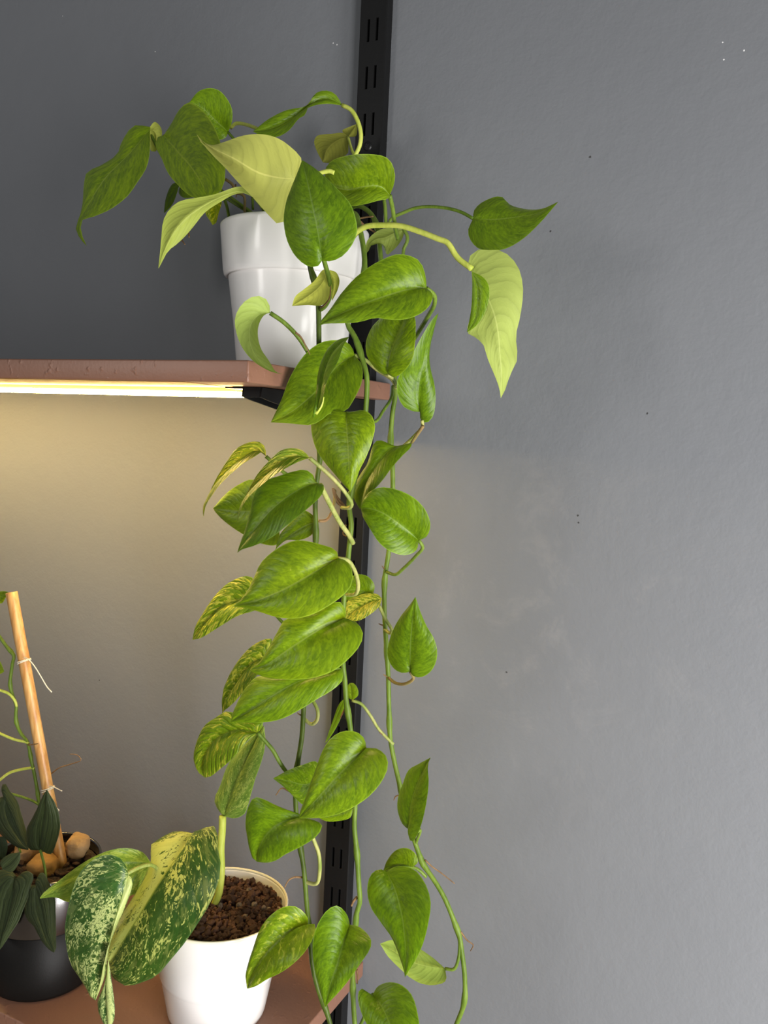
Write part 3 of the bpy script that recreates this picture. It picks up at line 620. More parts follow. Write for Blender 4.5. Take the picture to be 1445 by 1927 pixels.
(18,'pothos','pothos',(0.9, 1, 0.7, 0.15),0.002,(((170.5,-120,144.6),(192.4,-122.5,141.7),(216.5,-125.3,142.1),(236,-127.7,143.7),(252.1,-130,150.7)),((170.5,-120,144.6),(169.1,-115.1,153.4),(175.5,-111.7,161.2),(192.5,-109.5,165.6),(201,-110,157.9),(213.7,-112.1,152.7),(235,-118.9,148.6),(252.1,-130,150.9)),((170.5,-120,144.6),(168.2,-125.4,132.4),(172.9,-128.3,122.3),(183.3,-131,113.8),(202.1,-133.9,111.3),(215.7,-135.3,114.8),(228.5,-135.7,122.8),(240.4,-134.7,134.6),(252.1,-130,150.5))),[]),
(19,'pothos','pothos',(0.95, 1.02, 1.2, 0),0.002,(((189.1,-165,87.7),(200.1,-167.7,76.7),(209,-170.8,60.2),(215.7,-172.6,46.4),(220.1,-173.6,31.4),(222.2,-173.6,16.5),(224.4,-172.5,0.9),(224.8,-171,-13.2),(224.2,-170,-21.6)),((189.1,-165,87.7),(193,-171.4,73.3),(195.4,-177.4,53.6),(195,-179.9,42),(194.1,-181,33.3),(201.6,-181.5,29.1),(209.9,-181.5,22.4),(213.4,-180.5,12.1),(217.3,-178.8,3.3),(221,-176.5,-5.4),(223.7,-173.5,-14.1),(224.2,-170,-21.6)),((189.1,-165,87.7),(183.3,-160.8,96.7),(186.2,-158.7,104.6),(192.1,-157.4,108),(200.7,-156.2,107),(210,-155.1,106.8),(218.1,-154.4,102.4),(225.5,-153.8,94.7),(229.9,-153.4,86.4),(233,-153.4,72.1),(232.7,-153.9,56.3),(230.9,-155,41.1),(229.6,-155.8,33.5),(232,-157.2,22),(232.9,-159.1,10.5),(228.5,-161.7,-1.1),(226,-165.9,-15.1),(224.2,-170,-21.6))),[(((198.2,-188,82.7),(203.1,-187,70.3),(204,-185.9,55.8),(202,-184.9,42.7),(195.4,-184,33.1)),((198.2,-188,82.7),(207.1,-187.4,78.8),(212.3,-187,73.6),(214.3,-186.5,66.3),(213.4,-185.9,56.3),(209.8,-185.2,46.2),(203,-184.5,37.6),(195.5,-184,32.9)),((198.2,-188,82.7),(198.9,-187,70.4),(198.5,-185.6,52.3),(196.8,-184.7,41.3),(195.2,-184,32.9)))]),
(20,'pothos','pothos',(1.15, 1.12, 0.75, 0.0),0.003,(((98,-215,-39.4),(104,-222.8,-56),(109.5,-228.2,-75.3),(111.1,-227.9,-93.1),(111.1,-225,-108.5)),((98,-215,-39.4),(103.8,-214.6,-38.5),(114.5,-215.6,-37.1),(123.8,-216.8,-40.9),(128.7,-218.3,-50.4),(127.4,-220,-63.9),(122.9,-221.2,-77.5),(117.2,-222.1,-89.8),(113.3,-223.2,-102.1),(111.1,-225,-108.5)),((98,-215,-39.4),(91.6,-214.6,-37.8),(79.6,-215.6,-33.6),(69.7,-216.7,-36.5),(64.7,-218,-46.7),(66.1,-219.4,-59),(71.9,-220.6,-72.6),(81.9,-221.5,-84.4),(93.4,-222.3,-94.4),(103,-223.2,-102.8),(111.1,-225,-108.5))),[]),
(21,'pothos','pothos',(0.75, 0.82, 0.6, 0.2),0.002,(((128.8,-140,-63.7),(108.9,-145,-71.3),(97.3,-149.7,-87.5),(89.3,-154.1,-104.5),(87.1,-160,-129.6)),((128.8,-140,-63.7),(129.4,-142.9,-68.1),(123.3,-148.1,-76.6),(115.6,-153.3,-88),(107.5,-157.5,-101.5),(98.2,-159.8,-112.7),(91.7,-160.6,-121.4),(87.1,-160,-129.6)),((128.8,-140,-63.7),(118.4,-142.2,-69.2),(106.5,-144.4,-65.6),(96.2,-146.3,-62.9),(91.5,-147.6,-68),(88.4,-150.8,-84.7),(81.2,-153.6,-98.4),(75.8,-156.3,-112),(80.1,-158.2,-121.6),(87.1,-160,-129.6))),[]),
(22,'pothos','pothos',(0.8, 0.92, 0.75, 0.04),0.003,(((145.4,-150,-154.4),(135.3,-166.3,-141),(121.2,-174.9,-130.3),(107.1,-175.8,-126.3),(95.8,-175,-126.8)),((145.4,-150,-154.4),(147.8,-160.4,-162.8),(141.5,-169,-166.9),(131.1,-177,-164.4),(120.6,-181.7,-157),(109.4,-182,-143.7),(99.9,-178.7,-133.5),(95.8,-175,-126.8)),((145.4,-150,-154.4),(155.6,-155.7,-149.6),(161.8,-162.9,-137.2),(158.8,-170.6,-122.7),(148.8,-176.3,-112.2),(132.7,-179.5,-106.2),(117,-179.8,-105.7),(106.1,-178.8,-110.5),(98.4,-177.1,-119.2),(95.8,-175,-126.8))),[]),
(23,'pothos','pothos_led_lit',(0.8, 0.85, 0.7, 0.6),0.002,(((15,-215,-82.6),(7.2,-219.4,-77.4),(-4.5,-225.3,-85.7),(-16,-230.3,-97.9),(-27.1,-233.4,-111.1),(-34.9,-234.6,-124.9),(-39.5,-235,-141.9)),((15,-215,-82.6),(15.4,-221.5,-78.6),(12.2,-229,-83.2),(5.1,-238.3,-90.5),(-3.4,-244.4,-100.3),(-13.3,-246.3,-110.4),(-24,-244.6,-122.3),(-32.1,-241.4,-131.1),(-39.3,-235,-141.9)),((15,-215,-82.6),(15.8,-218.1,-73.8),(10.6,-220.6,-69.3),(1.3,-223.8,-70.6),(-9.5,-227.3,-76.7),(-18.2,-230.9,-90),(-27.5,-233.5,-106.6),(-34.2,-234.6,-121.6),(-40.1,-234.9,-131.8),(-39.7,-235,-141.9))),[]),
(24,'pothos','pothos_led_lit',(0.8, 0.85, 0.7, 0.6),0.002,(((65.6,-220,-81.4),(55.3,-228.2,-80),(45,-237.2,-87.5),(36.1,-245.2,-98.7),(26.5,-251.9,-111.7),(19.6,-256.6,-125.8),(17.8,-260,-139.9)),((65.6,-220,-81.4),(63.2,-231.9,-84.1),(57.7,-245.5,-90.3),(50.7,-256.1,-98.1),(41.4,-263,-107.9),(31.1,-265.2,-118.7),(23.4,-264.1,-130),(18,-260,-139.9)),((65.6,-220,-81.4),(61.8,-224.6,-75.4),(54.2,-229.8,-73.1),(45.2,-235.5,-75.5),(37.2,-242.1,-85.2),(29.1,-248.4,-97.8),(22.7,-254.2,-115),(18,-257.4,-127.5),(17.6,-260,-139.9))),[]),
(25,'pothos','pothos',(0.85, 0.9, 0.7, 0.1),0.003,(((16.5,-190,-148.2),(-3.8,-190,-138.2),(-32.4,-190,-139.2),(-63,-190,-139.1)),((16.5,-190,-148.2),(15.3,-190,-167.1),(-2.6,-190,-168.9),(-29.6,-190,-160.1),(-48.8,-190,-150.6),(-59.7,-190,-142.9),(-63,-190,-139.3)),((16.5,-190,-148.2),(3.5,-190,-122.5),(-15.2,-190,-107),(-33.4,-190,-113.4),(-49.7,-190,-124.8),(-63,-190,-138.8))),[]),
(26,'pothos','pothos',(0.6, 0.75, 0.8, 0.03),0.002,(((80.4,-225,-104.3),(70.6,-230.8,-105.6),(58,-238.8,-114.6),(44.7,-245.3,-127.5),(31.3,-249,-143.9),(19.5,-249.9,-158.9),(11.4,-250,-169.5)),((80.4,-225,-104.3),(86.5,-228.4,-104.5),(87.9,-234.9,-112.5),(80.3,-245.3,-124.6),(68.1,-252.9,-137.2),(52.7,-255.8,-150.5),(34.1,-254.8,-160.1),(17.4,-251.9,-166),(11.8,-250,-169.4)),((80.4,-225,-104.3),(76.4,-225.8,-103),(75.4,-227.6,-96.9),(67.9,-230.4,-91.6),(55.9,-234,-94.2),(43.8,-237.4,-98.7),(31.3,-240.5,-104.1),(23.3,-243.1,-115.4),(20.8,-245.4,-131.1),(17.2,-247.3,-148.4),(13,-248.7,-161.3),(11.4,-250,-169.5))),[]),
(27,'pothos','pothos',(0.75, 0.8, 0.6, 0.2),0.002,(((56.6,-185,-141.7),(42.4,-188,-147.7),(27.7,-191.5,-158.7),(15.8,-195,-172.1)),((56.6,-185,-141.7),(55.1,-186.6,-149.9),(48.8,-188.3,-157),(38.7,-190.2,-161.1),(26.5,-192.4,-162.1),(19.8,-193.9,-167.6),(15.9,-195,-172.4)),((56.6,-185,-141.7),(49.6,-186.4,-135.6),(41.6,-187.7,-132.6),(28.4,-190.4,-145.4),(18.7,-192.8,-157.8),(15.8,-195,-172.1))),[]),
(28,'pothos','pothos',(1.1, 1.1, 0.9, 0.04),0.004,(((96.6,-215,-169.7),(87.1,-227.3,-177.6),(75.9,-239.5,-187.2),(61.1,-248.6,-197.6),(39.7,-253.7,-208.1),(12,-255,-217.9)),((96.6,-215,-169.7),(108,-219.3,-170.5),(117.8,-226.2,-180.8),(118.5,-231.9,-191.3),(111.1,-238.1,-201),(101.5,-243.2,-209),(89.7,-247.6,-216.4),(76.7,-250.6,-220.6),(59.2,-253,-221.8),(40.6,-254.3,-219.2),(25,-254.8,-217.4),(12.1,-255,-218.2)),((96.6,-215,-169.7),(95,-217.8,-162.1),(80.5,-225.6,-156.8),(63.7,-233.6,-154.6),(49.7,-239.7,-161.5),(34.8,-245.6,-176.2),(29.6,-248.7,-189.8),(26.2,-250.4,-199.1),(19.1,-252.6,-210.6),(12,-255,-217.9))),[]),
(29,'pothos','pothos_led_lit',(1.15, 1.18, 0.6, 0.65),0.004,(((4.9,-190,-222.3),(-16.2,-193.9,-224.4),(-43.1,-196,-235),(-67,-193.6,-257.5),(-83.9,-190,-276)),((4.9,-190,-222.3),(2,-197.9,-230.5),(-18.2,-205.5,-239.6),(-35.6,-205.3,-250.8),(-57.2,-200.1,-264.3),(-69.4,-195.9,-271.1),(-83.9,-190,-276.4)),((4.9,-190,-222.3),(-11.6,-193.9,-201.8),(-22.8,-195,-203.1),(-39.5,-195.9,-212.3),(-54.9,-195.7,-227.3),(-69.4,-194,-246.4),(-79.9,-192,-261.6),(-84.6,-190,-276.1))),[]),
(30,'pothos','pothos',(1.05, 1.08, 0.85, 0.05),0.004,(((94.9,-195,-227.9),(83.6,-210.5,-234.5),(70,-225.9,-245.4),(53.2,-235.4,-259.6),(37.9,-238.7,-271.6),(21.8,-240,-278.3)),((94.9,-195,-227.9),(111,-201.5,-228.8),(120.9,-207.8,-236.3),(121.2,-213.2,-245.2),(113.7,-221.3,-258.1),(102.9,-227.8,-268.7),(87.2,-232.9,-276.1),(73.7,-235.6,-279.4),(52,-238.2,-282),(32.8,-239.5,-282.1),(21.8,-240,-278.7)),((94.9,-195,-227.9),(96.8,-198.1,-219.4),(91.9,-203.2,-211),(84.9,-207.6,-214.3),(74,-214.9,-222.2),(58.9,-222,-226.5),(49.5,-225.6,-229.7),(43.1,-230.2,-243.5),(36.3,-234.2,-259.1),(30.4,-236.7,-269.9),(21.8,-240,-278.3))),[]),
(31,'pothos','pothos',(1, 1.08, 0.95, 0.05),0.004,(((88.5,-185,-279.2),(76.7,-194.6,-283.3),(57,-208.1,-290.5),(35.6,-218.2,-305),(14.5,-222.9,-321.8),(-7.9,-225,-337.3)),((88.5,-185,-279.2),(93.8,-192.4,-287.1),(88.4,-200.3,-295.2),(78.2,-209.1,-303.1),(64.1,-217.7,-314.2),(47.7,-223,-324.7),(31,-225.2,-330.5),(10.8,-225.9,-334.6),(-7.8,-225,-338)),((88.5,-185,-279.2),(80.4,-187.8,-276.3),(64.7,-194.9,-280.8),(42.2,-204.2,-286.9),(21.8,-210.9,-290.6),(11.2,-213.7,-293.5),(1.4,-217.2,-306),(-4.6,-220.1,-319),(-8.5,-222.9,-331.6),(-8.3,-225,-337.7))),[]),
(32,'pothos','pothos_led_lit',(1.15, 1.18, 0.6, 0.65),0.004,(((11.4,-190,-278),(-7,-194.2,-287.5),(-22.6,-196,-308.3),(-37.1,-193.5,-330.4),(-43.9,-190,-348.8)),((11.4,-190,-278),(10.1,-200.1,-288.8),(4.6,-204.1,-296.4),(-4.4,-206,-308.5),(-16.5,-203.6,-322.4),(-28.2,-199.3,-333.2),(-39.5,-194.3,-342.4),(-43.9,-190,-349.2)),((11.4,-190,-278),(13.6,-192.7,-259.8),(0.9,-194.3,-264.1),(-13,-195.6,-275.2),(-27.6,-195.9,-294.2),(-38,-194.6,-313.2),(-42.3,-192.7,-329.6),(-44.3,-190,-348.9))),[]),
(33,'pothos','pothos_led_lit',(1.1, 1.1, 0.6, 0.5),0.004,(((9.5,-205,-351.1),(-12.3,-207.9,-352.3),(-31.3,-208.7,-361.5),(-46.6,-207.2,-377.4),(-55.5,-204,-395.7),(-56.9,-200,-412.8)),((9.5,-205,-351.1),(5,-215.1,-356.6),(-1.7,-220.1,-367.4),(-11.2,-220,-378.7),(-28,-214.5,-393.5),(-43.4,-207.2,-406.2),(-56.8,-200,-413.2)),((9.5,-205,-351.1),(17.4,-206.1,-340.4),(12.3,-206.7,-337.6),(-1.9,-207.7,-341),(-23.4,-208.7,-334.7),(-36.5,-208.6,-342.9),(-52.5,-207.9,-355.6),(-62.4,-206.3,-373.4),(-68.3,-204,-392.7),(-65,-201.8,-406.2),(-56.9,-200,-412.8))),[]),
(35,'pothos','pothos',(0.85, 0.95, 0.8, 0.35),0.002,(((74.8,-190,-388.2),(56.9,-193.8,-396.4),(42,-196.8,-395.1),(26.1,-200,-395)),((74.8,-190,-388.2),(69,-196.2,-405.5),(60.5,-198.4,-414),(52.8,-199.7,-409.9),(40.6,-200.7,-401.4),(26.1,-200,-395.4)),((74.8,-190,-388.2),(69.5,-192.8,-371.1),(56.6,-194.9,-376),(41.8,-197.3,-383.9),(26.1,-200,-394.8))),[]),
(36,'pothos','pothos',(1.02, 1.05, 0.95, 0.04),0.004,(((127.9,-205,-341.2),(120.6,-218.8,-352),(109.8,-231.9,-366.8),(95.6,-238.5,-386.5),(81.1,-240,-404.9)),((127.9,-205,-341.2),(141.5,-210.1,-337.6),(153.9,-215.7,-340.7),(157.5,-220.3,-348.4),(154.4,-226.3,-360.3),(146.8,-231.5,-371.8),(136.4,-235.1,-381.6),(123.5,-237.5,-390.6),(107.8,-239,-398.1),(93.2,-239.7,-402.7),(81.1,-240,-405.4)),((127.9,-205,-341.2),(127,-207.9,-331.9),(121.1,-211.6,-326),(110.5,-216.4,-325.4),(100.4,-221.5,-332.3),(94.3,-226.6,-344.8),(91.4,-230.4,-357.9),(88,-233.5,-371.3),(84.6,-236.2,-386.6),(81,-238.3,-398.7),(80.7,-240,-405))),[]),
(37,'pothos','pothos',(1.2, 1.2, 0.8, 0),0.002,(((109.2,-190,-409),(93.6,-192.4,-417),(75.3,-195,-423.6)),((109.2,-190,-409),(107.8,-191.1,-417.4),(94.2,-192.7,-424.1),(82.9,-194,-426.4),(75.3,-195,-424.5)),((109.2,-190,-409),(93.3,-192.2,-412),(75.2,-195,-422.7))),[]),
(38,'pothos','pothos',(0.85, 0.98, 0.65, 0.22),0.004,(((67.1,-200,-425.8),(55.4,-209.2,-425.6),(43.3,-215.9,-430.5),(33.1,-218.6,-442),(24.7,-217.7,-457.5),(20.2,-215,-473.8)),((67.1,-200,-425.8),(75.9,-206,-427.5),(87.7,-211.3,-419.8),(90.5,-214,-422.8),(86.3,-219.6,-431.3),(73.4,-223.8,-441.8),(57.8,-223.9,-453.1),(46.7,-222,-462.8),(34.7,-219.3,-469.7),(20.2,-215,-474.7)),((67.1,-200,-425.8),(59.8,-203.5,-421.3),(49.9,-207.5,-418.5),(36.1,-212.3,-414.2),(25.3,-215.2,-410.2),(15.8,-216.8,-410.4),(9.8,-218.2,-422.4),(8,-218.6,-437.4),(10.6,-217.8,-453.8),(13.4,-216.4,-466.6),(16.9,-215.5,-473.2),(20.2,-215,-474.4))),[]),
(39,'pothos','pothos',(0.72, 0.85, 0.75, 0.06),0.002,(((142.4,-130,-446.2),(142.5,-131.8,-431.2),(145.4,-134,-412.7),(152.3,-136.5,-391.4),(165.1,-140,-363.8)),((142.4,-130,-446.2),(133.9,-126.9,-444.9),(126,-124.6,-432.4),(125.8,-124.3,-419.1),(131.1,-125.8,-402.1),(137.7,-128.9,-386.3),(148.7,-132.3,-377),(165.1,-140,-363.8)),((142.4,-130,-446.2),(143.6,-133.9,-452.8),(148.1,-135.6,-455.2),(155,-138.3,-444.1),(161.3,-141.7,-424.4),(164.9,-143.6,-404.3),(165.9,-143.8,-387.5),(163.5,-142.1,-370.4),(165.1,-140,-363.8))),[]),
(40,'pothos','pothos',(0.78, 0.9, 0.85, 0.05),0.003,(((139.2,-140,-283.9),(140,-144.2,-263.9),(141,-146.5,-245.3),(142,-146.6,-227.3),(142.8,-145,-209.2)),((139.2,-140,-283.9),(131.4,-139.9,-286.6),(121.7,-140.4,-284),(114.6,-141.4,-272.2),(115.3,-142.1,-260.9),(119.8,-142.9,-245.5),(128.1,-143.5,-229.8),(135.6,-143.9,-219.8),(142.8,-145,-209.2)),((139.2,-140,-283.9),(143.2,-139.8,-288.2),(153,-140.2,-286.4),(162.8,-141,-277),(167,-142,-261.8),(163.4,-142.7,-248),(155.4,-143.3,-236.7),(148.2,-143.8,-223.4),(142.8,-145,-209.2))),[]),
(41,'pothos','pothos',(0.8, 0.85, 0.6, 0.05),0.003,(((90.4,-130,-216.4),(78.6,-134.6,-212.6),(64.1,-140,-213.6)),((90.4,-130,-216.4),(80,-132.8,-218.8),(64,-137.4,-224.4),(63.5,-140,-214)),((90.4,-130,-216.4),(92.1,-132,-205.4),(84.8,-134.1,-197.7),(74.4,-136,-197.1),(66.3,-137.8,-202.1),(63.4,-140,-213.3))),[]),
(141,'pothos','pothos_led_lit',(1.05, 1.05, 0.6, 0.8),0.002,(((102.6,-135,-217.9),(88.5,-136.7,-223.6),(75.4,-138.4,-232.4),(65.7,-140,-242.6)),((102.6,-135,-218.3),(102.2,-139.6,-224.9),(94.3,-143.1,-233.6),(80.6,-143.5,-241.9),(65.7,-140,-242.8)),((102.6,-135,-217.9),(97.6,-135.6,-213.9),(85.9,-136.6,-214.7),(74.2,-137.6,-218.8),(65.7,-138.5,-225.3),(65.7,-140,-242.6))),[]),
(42,'pothos','pothos',(1, 1, 0.6, 0.3),0.002,(((71.7,-130,-327.7),(70.8,-130,-317.9),(68.3,-130,-310.3)),((71.7,-130,-327.7),(64.2,-130,-323),(64.7,-130,-315.2),(68.3,-130,-310.2)),((71.7,-130,-327.7),(78.6,-130,-320.7),(76.9,-130,-313),(72.1,-130,-309.5),(68.3,-130,-310.2))),[]),
(43,'pothos','pothos',(1, 1.1, 0.8, 0),0.002,(((68.5,-140,-323.4),(62.8,-144.1,-342.3),(54,-150,-369.4)),((68.5,-140,-323.4),(69.9,-141.8,-332.1),(64.6,-145.8,-351),(57.6,-148.9,-364.8),(54,-150,-369.6)),((68.5,-140,-323.4),(63.5,-141.6,-329.6),(58.6,-145.6,-348.4),(54,-150,-369))),[]),
(44,'pothos','pothos',(0.75, 0.92, 0.6, 0.03),0.002,(((122.2,-135,-493.3),(138.6,-146.9,-503),(151.6,-157.9,-520),(157.7,-162.1,-541.9),(159.5,-161.7,-560.3),(158.6,-160,-577.8)),((122.2,-135,-493.3),(132.2,-139.9,-483.4),(146.4,-145.4,-476.2),(160.5,-150.8,-474.3),(175.8,-158.2,-483),(182.2,-162.6,-495.4),(181.8,-165.2,-512.4),(178,-165.5,-533.5),(170.7,-163.9,-553.4),(163.3,-161.8,-568.3),(158.8,-160,-577.8)),((122.2,-135,-493.3),(114.8,-136.9,-491.6),(107.4,-140.2,-498),(106,-144.6,-509.8),(112.8,-150.1,-524.4),(125.5,-153.9,-533.8),(141.7,-156.9,-546.1),(151,-158.2,-561.3),(157,-159.1,-573.8),(158.5,-160,-577.9))),[]),
(45,'pothos','pothos',(0.85, 0.85, 0.5, 0.2),0.003,(((143.5,-120,-489.8),(130.1,-122.1,-488.3),(113.9,-125,-499.7)),((143.5,-120,-489.8),(136.2,-121.3,-493.8),(128.7,-122.6,-496.3),(113.9,-125,-500.1)),((143.5,-120,-489.8),(149.5,-120.6,-481.7),(146.3,-121.3,-473.6),(137.3,-122.1,-470.1),(125.7,-123,-475.1),(116.6,-124.2,-488.8),(113.6,-125,-499.8))),[]),
(46,'pothos','pothos',(0.8, 0.95, 0.9, 0),0.004,(((182.6,-115,-587.3),(162.7,-113.7,-592.4),(141.6,-112.4,-594.3),(124.1,-111.1,-590.8),(107.1,-110,-588.2)),((182.6,-115,-587.3),(170.3,-114,-581.8),(155.4,-113,-577.5),(136.2,-111.7,-576.4),(121.2,-110.9,-578.8),(107.1,-110,-588)),((182.6,-115,-587.3),(183.9,-114.4,-600),(169.7,-113.6,-610.2),(155.3,-113,-613.3),(142.5,-112.3,-611.1),(129.2,-111.5,-605),(118,-110.8,-599),(107.2,-110,-588.4))),[]),
(47,'pothos','pothos',(0.75, 0.9, 0.6, 0.06),0.002,(((120.5,-150,-615),(138.9,-164.4,-614.9),(154.9,-176,-622.4),(169.2,-180,-636.8)),((120.5,-150,-615),(127.1,-154.3,-602.3),(141.4,-159.9,-589.3),(157.6,-165.6,-583),(171.9,-171.2,-585.8),(179.7,-175.6,-596.9),(183.3,-177.9,-608.8),(179.6,-179.3,-624),(169.2,-180,-636.8)),((120.5,-150,-615),(116.6,-152.6,-613.8),(110.5,-157.4,-608.1),(109.1,-160.7,-612.5),(115.5,-167.6,-621.4),(126.1,-173.4,-629.2),(143,-178,-638.8),(169.2,-180,-636.8))),[]),
(48,'pothos','pothos',(0.8, 0.95, 0.75, 0.06),0.002,(((98.8,-165,-540.5),(102.6,-185.9,-550.4),(104.4,-199,-561.1),(102.1,-207.4,-579.1),(99.5,-210,-598.8)),((98.8,-165,-540.5),(115.4,-173.6,-534.2),(132.8,-185.1,-535.5),(134.4,-189.7,-539.8),(129.5,-198.7,-551),(120.5,-205.9,-568.1),(110.9,-208.6,-582.7),(103.4,-209.6,-593),(99.7,-210,-598.7)),((98.8,-165,-540.5),(98.4,-171,-527.6),(91.1,-179.1,-515.9),(84.1,-184.6,-519.4),(78.7,-192.3,-530.2),(77.4,-198.5,-542.3),(79.9,-203.4,-555.6),(86.7,-207.4,-573.3),(93.5,-209.2,-588.4),(99.3,-210,-598.8))),[]),
(49,'pothos','pothos',(1.0, 1.02, 0.65, 0.45),0.004,(((65.3,-190,-540.7),(55.1,-200.7,-540.7),(47.1,-210.6,-547.3),(38.2,-218.8,-558.8),(29.2,-223.4,-576),(21.1,-225,-598.6)),((65.3,-190,-540.7),(77.5,-198.2,-529),(82.7,-205,-531.5),(82.6,-218.1,-540.9),(76,-226.5,-551.2),(63.1,-230.8,-564),(47,-230.8,-576.8),(33.3,-228.5,-589.8),(21.3,-225,-598.8)),((65.3,-190,-540.7),(67.9,-194.3,-528.7),(63.8,-199.3,-519),(56.1,-204,-514.2),(46.7,-208.8,-516.5),(36.1,-214.5,-526.2),(28.9,-218.9,-539.2),(25.1,-221.9,-553.8),(20.7,-223.8,-571.1),(17.9,-224.5,-584.9),(20.5,-225,-598.5))),[]),
(34,'marbled','marbled_pale',(1, 1, 1, 0),0.004,(((-66.9,-150,-476.6),(-51.2,-153.6,-434.1),(-33.8,-156.7,-399),(-13.9,-160,-362.2)),((-66.9,-150,-476.6),(-79.4,-146.7,-472.3),(-85,-145.3,-463.7),(-79.4,-144.4,-450.2),(-71.4,-144.7,-427.5),(-64.9,-145.7,-415.5),(-49,-148.7,-396.8),(-32.5,-152.9,-380),(-14,-160,-361.8)),((-66.9,-150,-476.6),(-52.4,-153.2,-474.2),(-36.5,-156,-463.6),(-30,-158.3,-447.6),(-20.5,-161.3,-418.3),(-13.3,-162.1,-398.6),(-9.7,-161.9,-378.4),(-13.5,-160,-362.1))),[]),
(50,'marbled','marbled',(1.05, 1.05, 0.8, 1),0.005,(((-73.9,-190,-482.1),(-78.1,-210.7,-497.1),(-84,-231.1,-516.7),(-94.8,-245,-544.2),(-113.6,-249.9,-578.7),(-130.6,-250,-610.3)),((-73.9,-190,-482.1),(-56.2,-198,-467.2),(-37.3,-204.8,-458.2),(-30.7,-209.1,-461.8),(-29.4,-214.6,-468.7),(-19.5,-220.9,-474.7),(-10.8,-231.6,-489.9),(-11.6,-241.7,-509.4),(-19,-248.3,-526.8),(-29.6,-253.5,-547.9),(-46.6,-256.5,-572.4),(-63.9,-257,-595.4),(-85.3,-256.2,-611),(-105.5,-254.8,-622.1),(-121.9,-253.1,-621.5),(-130.5,-250,-611.5)),((-73.9,-190,-482.1),(-85.4,-190.8,-481.7),(-99,-194.9,-483.5),(-113.3,-201.1,-492.7),(-120.9,-205.4,-500.9),(-113.8,-211.1,-512.6),(-116.4,-216.2,-525.1),(-123.9,-223.8,-545.7),(-136.1,-231.6,-569.6),(-144.1,-238.5,-592.7),(-143,-242.1,-602.5),(-130.6,-250,-610.9))),[]),
(51,'marbled','marbled',(0.95, 1, 1.1, 0.5),0.004,(((-100,-262,-498.7),(-96.4,-270.5,-512.8),(-95.7,-279.5,-530.6),(-96.6,-285.9,-549.9),(-99.6,-289.5,-573.1),(-105.4,-290.3,-599.1),(-111.3,-290,-617.8)),((-100,-262,-498.7),(-93,-261.8,-502.8),(-92.6,-263.3,-511.4),(-95.9,-266.9,-527.7),(-101.3,-270.9,-544.3),(-106.4,-275,-562.7),(-107.9,-278,-576.8),(-106.4,-281.6,-593.2),(-108.6,-284.5,-605.6),(-111,-290,-617.7)),((-100,-262,-498.7),(-100.8,-265.8,-484.3),(-111.7,-269.4,-479.5),(-123.1,-272.4,-481.8),(-136.1,-276.2,-491.2),(-146.5,-280.1,-505.6),(-150.9,-283.9,-524.2),(-153.4,-286.5,-540.8),(-154.5,-288.5,-559.3),(-150,-289.8,-578.3),(-143.1,-290.3,-593),(-129.3,-290.3,-603.6),(-119.6,-290.2,-613.7),(-111.5,-290,-617.9))),[(((-103.3,-282,-576.8),(-102.4,-284.9,-601.3),(-98.8,-287.3,-621.3),(-94.1,-290,-642.5)),((-103.3,-282,-576.8),(-96.8,-284.2,-594.1),(-89.1,-287.2,-617.9),(-88.2,-288.6,-629.9),(-93.4,-290,-643.2)),((-103.3,-282,-576.8),(-104.4,-284.5,-600.3),(-111.5,-286.8,-622.4),(-106.8,-288.1,-633.2),(-94.1,-290,-643.5)))]),
(52,'marbled','marbled_pale',(0.8, 0.82, 0.6, 0),0.003,(((-123.9,-200,-522.5),(-149.4,-226.9,-517.3),(-173.3,-254,-528.5),(-198.4,-280,-544.4)),((-123.9,-200,-522.5),(-115.9,-212.3,-534.8),(-123.1,-224.7,-545),(-145.5,-243.3,-548.5),(-176.6,-265.2,-549.2),(-185.3,-271.6,-543.7),(-198.4,-280,-544.8)),((-123.9,-200,-522.5),(-126.3,-211.3,-505.9),(-136.3,-222.4,-499.6),(-148,-234,-499.7),(-160.9,-246.5,-505.6),(-174.8,-260.1,-517.1),(-186.7,-270.6,-529.4),(-196.7,-277.8,-539.6),(-198.9,-280,-544.5))),[]),
(54,'dark','dark_leaf',(1, 1, 1, 0),0.004,(((-249,-235,-526.1),(-244.2,-238.3,-500.7),(-236.3,-241.6,-475.2),(-228.6,-245,-449.6)),((-249,-235,-526.1),(-258.8,-234.3,-529.8),(-268.1,-234.2,-530.1),(-270.1,-234.6,-516.5),(-270.2,-235.2,-508.7),(-260.5,-236.7,-493.6),(-247.6,-239.4,-474.5),(-237.6,-242.3,-459.2),(-228.6,-245,-449.5)),((-249,-235,-526.1),(-246.3,-234.4,-522.3),(-242.5,-234.2,-527.7),(-233.9,-234.2,-527.6),(-224.3,-234.8,-510.4),(-218.3,-236.1,-493.5),(-217.6,-237.8,-479.5),(-220.5,-240.1,-466.1),(-225.6,-242.7,-456.2),(-228.4,-245,-449.4))),[]),
(55,'dark','dark_leaf',(1, 1, 1, 0),0.004,(((-323.5,-215,-489.9),(-311.1,-219.8,-506.9),(-291.9,-225.3,-523),(-272.6,-230,-534.6)),((-323.5,-215,-489.9),(-333.4,-214,-488.3),(-335.1,-213.8,-480.6),(-328.1,-213.9,-477.8),(-321.9,-214.2,-483.6),(-307.4,-215.5,-492.1),(-298.2,-217.9,-504.5),(-287.8,-221.3,-516),(-279.1,-225.1,-525.9),(-272.4,-230,-534.6)),((-323.5,-215,-489.9),(-334.7,-216.4,-494.4),(-349.5,-218.6,-505.8),(-340.4,-222.3,-527.4),(-324.9,-224.2,-532.4),(-304.9,-226.7,-537),(-288,-228.5,-537.9),(-272.8,-230,-534.9))),[]),
